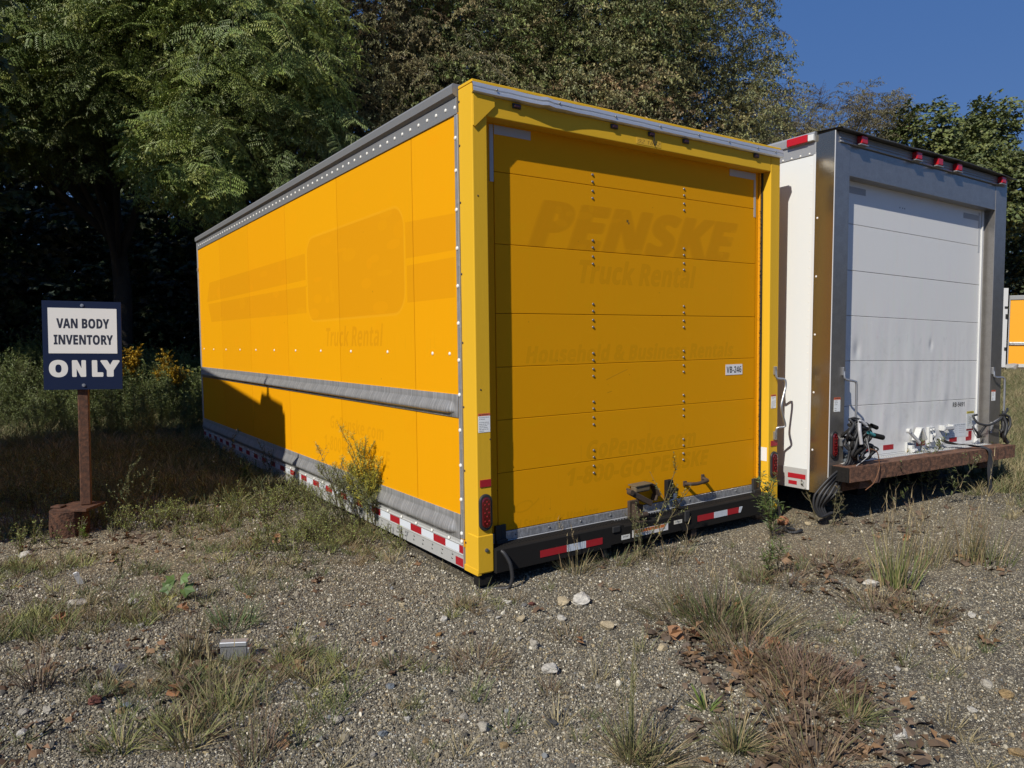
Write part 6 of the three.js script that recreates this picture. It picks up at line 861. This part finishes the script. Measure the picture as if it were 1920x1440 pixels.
// front row, left to right
tree('light green ash-like tree with feathery leaves at the upper left', -8.4, -15.6, { seed: 1, r: 0.22, gap: -0.12, scale: 0.74, limbs: 4, lobes: [[-1.3, 5.7, 2.4, 2.0, 1.5, 1.5, 806, 'pinnate', G1], [-1.3, 5.7, 2.4, 2.0, 1.5, 1.5, 650, 'elliptic', G1], [-0.2, 7.6, 2.8, 2.2, 1.6, 1.6, 930, 'pinnate', G1], [-0.2, 7.6, 2.8, 2.2, 1.6, 1.6, 750, 'elliptic', G1], [1.5, 6.4, 2.6, 1.8, 1.5, 1.5, 744, 'pinnate', G1], [1.5, 6.4, 2.6, 1.8, 1.5, 1.5, 600, 'elliptic', G1], [0.3, 9.8, 1.8, 2.6, 1.7, 1.8, 930, 'pinnate', G1], [0.3, 9.8, 1.8, 2.6, 1.7, 1.8, 750, 'elliptic', G1], [-2.3, 8.6, 2.0, 2.0, 1.8, 1.6, 558, 'pinnate', G1], [-2.3, 8.6, 2.0, 2.0, 1.8, 1.6, 450, 'elliptic', G1], [2.2, 8.8, 2.0, 1.8, 1.6, 1.5, 682, 'pinnate', G1], [2.2, 8.8, 2.0, 1.8, 1.6, 1.5, 550, 'elliptic', G1], [0.2, 5.0, 2.0, 1.6, 0.9, 1.2, 260, 'pinnate', G3], [0.2, 5.0, 2.0, 1.6, 0.9, 1.2, 210, 'elliptic', G3]] });
tree('feathery-leaved green tree hanging over the far end of the yellow body', -4.7, -15.0, { seed: 2, r: 0.2, gap: -0.12, scale: 0.74, limbs: 4, lobes: [[-0.9, 7.2, 2.4, 1.9, 1.7, 1.6, 837, 'pinnate', G1], [-0.9, 7.2, 2.4, 1.9, 1.7, 1.6, 675, 'elliptic', G1], [0.4, 5.7, 2.6, 1.6, 1.6, 1.4, 713, 'pinnate', G1], [0.4, 5.7, 2.6, 1.6, 1.6, 1.4, 575, 'elliptic', G1], [-0.5, 4.1, 2.6, 1.15, 0.95, 1.0, 322, 'pinnate', G1], [-0.5, 4.1, 2.6, 1.15, 0.95, 1.0, 260, 'elliptic', G1], [0.6, 9.0, 1.6, 2.1, 1.7, 1.7, 744, 'pinnate', G1], [0.6, 9.0, 1.6, 2.1, 1.7, 1.7, 600, 'elliptic', G1], [0.9, 4.3, 2.4, 1.2, 1.0, 1.0, 260, 'pinnate', G3], [0.9, 4.3, 2.4, 1.2, 1.0, 1.0, 210, 'elliptic', G3]] });
tree('dark brown-leaved cherry tree with a bent trunk above the yellow roof', -3.0, -16.5, { seed: 3, r: 0.24, gap: -0.12, lean: [0.8, 1.2], limbs: 4, lobes: [[0.8, 9.0, 1.8, 2.2, 2.2, 1.9, 900, 'elliptic2', BR], [0.2, 6.6, 1.6, 1.8, 1.6, 1.5, 500, 'elliptic2', G2], [1.8, 6.2, 2.0, 1.7, 1.8, 1.5, 620, 'elliptic2', G2], [1.0, 11.3, 1.0, 2.6, 2.0, 2.0, 700, 'elliptic2', BR], [0.4, 4.4, 1.4, 1.6, 1.4, 1.2, 360, 'elliptic2', G2]] });
tree('olive green cherry tree above the near roof edge', 0.3, -17.0, { seed: 4, r: 0.24, gap: -0.15, limbs: 4, lobes: [[-0.8, 8.6, 2.0, 2.1, 2.2, 1.8, 950, 'elliptic', G3], [1.4, 8.2, 2.0, 2.2, 2.0, 1.8, 950, 'elliptic', G3], [0.2, 11.0, 1.0, 2.6, 2.2, 2.1, 900, 'elliptic', OL], [-0.8, 5.6, 2.0, 1.8, 1.7, 1.5, 520, 'elliptic', G3], [1.4, 5.6, 2.4, 1.8, 1.8, 1.5, 640, 'elliptic', OL]] });
tree('brownish cherry tree whose crown meets the blue sky', 2.45, -17.2, { seed: 5, r: 0.24, gap: -0.15, limbs: 4, lobes: [[-0.6, 7.6, 2.0, 2.3, 2.1, 1.8, 1000, 'elliptic', OL], [1.5, 8.2, 1.0, 1.7, 2.0, 1.7, 800, 'elliptic', OL], [-0.8, 10.4, 0.8, 2.2, 1.8, 1.8, 800, 'elliptic', OL], [-0.6, 5.2, 2.4, 1.9, 1.5, 1.4, 640, 'elliptic', BR], [1.6, 5.3, 1.6, 1.7, 1.7, 1.5, 640, 'elliptic', OL], [2.4, 6.7, 0.6, 1.3, 1.3, 1.3, 380, 'elliptic', OL], [0.6, 9.6, 0.2, 1.8, 1.4, 1.4, 500, 'elliptic', OL]] });
// farther right
tree('thin half-bare grey brown tree against the sky', 11.0, -27.5, { seed: 6, r: 0.2, gap: -0.06, limbs: 9, scale: 1.15, lobes: [[-2.0, 7.9, 0, 2.2, 1.9, 1.8, 760, 'elliptic2', GB], [0.9, 8.6, 0, 2.4, 1.8, 1.8, 760, 'elliptic2', GB], [2.4, 9.0, 0.2, 1.4, 1.2, 1.2, 240, 'elliptic2', GB], [-0.5, 9.3, 0, 2.2, 1.0, 1.2, 120, 'bare', [[0.075, 0.068, 0.055]]], [-0.6, 7.0, 1, 2.6, 1.6, 1.4, 760, 'elliptic2', GB], [1.2, 6.6, 1.2, 1.6, 1.2, 1.2, 200, 'elliptic', [[0.15, 0.10, 0.045]]]] });
tree('green maple behind the white body roof, left of two', 14.9, -27.0, { seed: 7, r: 0.22, gap: -0.15, scale: 1.1, lobes: [[-0.3, 8.2, 0.5, 1.0, 1.3, 1.2, 420, 'lobed', MP], [0.2, 6.0, 1, 1.8, 1.6, 1.5, 760, 'lobed', MP], [-1.0, 6.0, 0.8, 1.3, 1.3, 1.2, 420, 'lobed', OL], [1.2, 7.2, 0.6, 1.0, 1.0, 1.0, 300, 'lobed', MP]] });
tree('green maple at the right edge, rising to a point', 17.5, -28.0, { seed: 8, r: 0.24, gap: -0.15, scale: 1.1, lobes: [[-0.9, 8.0, 0.5, 0.9, 1.1, 1.1, 360, 'lobed', MP], [0.35, 8.8, 0.4, 0.75, 1.1, 0.9, 340, 'lobed', MP], [-0.2, 6.3, 1, 1.6, 1.5, 1.5, 760, 'lobed', MP], [0.7, 6.9, 0.6, 0.9, 1.2, 1.1, 380, 'lobed', MP]] });
tree('dark maple beside the right post of the white body', 22.0, -30.0, { seed: 9, r: 0.24, gap: -0.18, scale: 1.3, lobes: [[-0.6, 5.6, 1, 2.2, 2.0, 1.8, 560, 'lobed', G3], [-1.2, 3.4, 1.2, 2.0, 1.8, 1.6, 520, 'lobed', DK], [0.8, 4.4, 0.6, 2.2, 2.4, 1.8, 560, 'lobed', G3]] });
// tall trees left of the view: they shade the lower part of the woods
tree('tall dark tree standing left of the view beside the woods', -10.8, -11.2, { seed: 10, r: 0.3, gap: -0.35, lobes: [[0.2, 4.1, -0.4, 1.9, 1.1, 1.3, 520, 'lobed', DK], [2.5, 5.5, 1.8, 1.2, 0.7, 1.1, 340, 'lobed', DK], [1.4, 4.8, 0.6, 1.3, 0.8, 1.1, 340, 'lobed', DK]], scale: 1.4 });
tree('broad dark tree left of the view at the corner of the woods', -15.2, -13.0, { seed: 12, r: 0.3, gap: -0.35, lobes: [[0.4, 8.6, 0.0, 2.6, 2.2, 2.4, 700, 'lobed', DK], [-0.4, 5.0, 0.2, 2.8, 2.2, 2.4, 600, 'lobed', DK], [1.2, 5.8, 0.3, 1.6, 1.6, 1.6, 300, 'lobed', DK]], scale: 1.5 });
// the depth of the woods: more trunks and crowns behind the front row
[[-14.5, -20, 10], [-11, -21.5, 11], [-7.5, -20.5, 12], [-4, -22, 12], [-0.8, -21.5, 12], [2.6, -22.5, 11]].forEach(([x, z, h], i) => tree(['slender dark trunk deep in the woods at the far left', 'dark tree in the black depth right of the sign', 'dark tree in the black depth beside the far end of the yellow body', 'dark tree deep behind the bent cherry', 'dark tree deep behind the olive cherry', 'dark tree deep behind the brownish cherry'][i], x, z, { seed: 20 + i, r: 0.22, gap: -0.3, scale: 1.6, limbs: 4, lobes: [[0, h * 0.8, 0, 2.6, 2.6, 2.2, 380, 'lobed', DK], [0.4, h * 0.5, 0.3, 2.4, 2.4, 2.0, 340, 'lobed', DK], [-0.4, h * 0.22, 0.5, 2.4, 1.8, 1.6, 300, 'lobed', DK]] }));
{ // understorey and the far wood, one mass each
  const U = [], W = []; reseed(333);
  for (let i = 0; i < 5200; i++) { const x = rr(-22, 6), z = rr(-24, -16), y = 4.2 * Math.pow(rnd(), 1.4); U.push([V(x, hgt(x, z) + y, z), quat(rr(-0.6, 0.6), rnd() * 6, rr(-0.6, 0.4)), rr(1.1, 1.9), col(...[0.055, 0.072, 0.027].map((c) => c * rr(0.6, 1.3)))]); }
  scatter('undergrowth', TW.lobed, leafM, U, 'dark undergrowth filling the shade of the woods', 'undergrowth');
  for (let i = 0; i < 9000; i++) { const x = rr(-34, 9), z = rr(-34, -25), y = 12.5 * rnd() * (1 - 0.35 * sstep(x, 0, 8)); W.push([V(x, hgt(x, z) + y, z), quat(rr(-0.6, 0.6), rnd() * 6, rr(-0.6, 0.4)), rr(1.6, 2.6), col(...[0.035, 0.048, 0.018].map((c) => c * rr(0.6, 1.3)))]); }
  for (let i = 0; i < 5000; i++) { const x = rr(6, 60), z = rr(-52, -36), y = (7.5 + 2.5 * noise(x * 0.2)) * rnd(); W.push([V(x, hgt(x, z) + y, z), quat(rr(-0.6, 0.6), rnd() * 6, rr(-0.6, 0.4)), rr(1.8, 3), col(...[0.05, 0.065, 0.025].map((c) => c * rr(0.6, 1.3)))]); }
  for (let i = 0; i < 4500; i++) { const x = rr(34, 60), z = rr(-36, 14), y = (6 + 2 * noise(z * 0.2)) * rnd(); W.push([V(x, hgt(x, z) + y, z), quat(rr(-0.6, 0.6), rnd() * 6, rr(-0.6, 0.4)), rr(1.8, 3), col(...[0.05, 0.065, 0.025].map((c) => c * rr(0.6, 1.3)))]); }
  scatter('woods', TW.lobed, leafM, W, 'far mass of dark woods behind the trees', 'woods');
}
renderer.render(scene, camera);
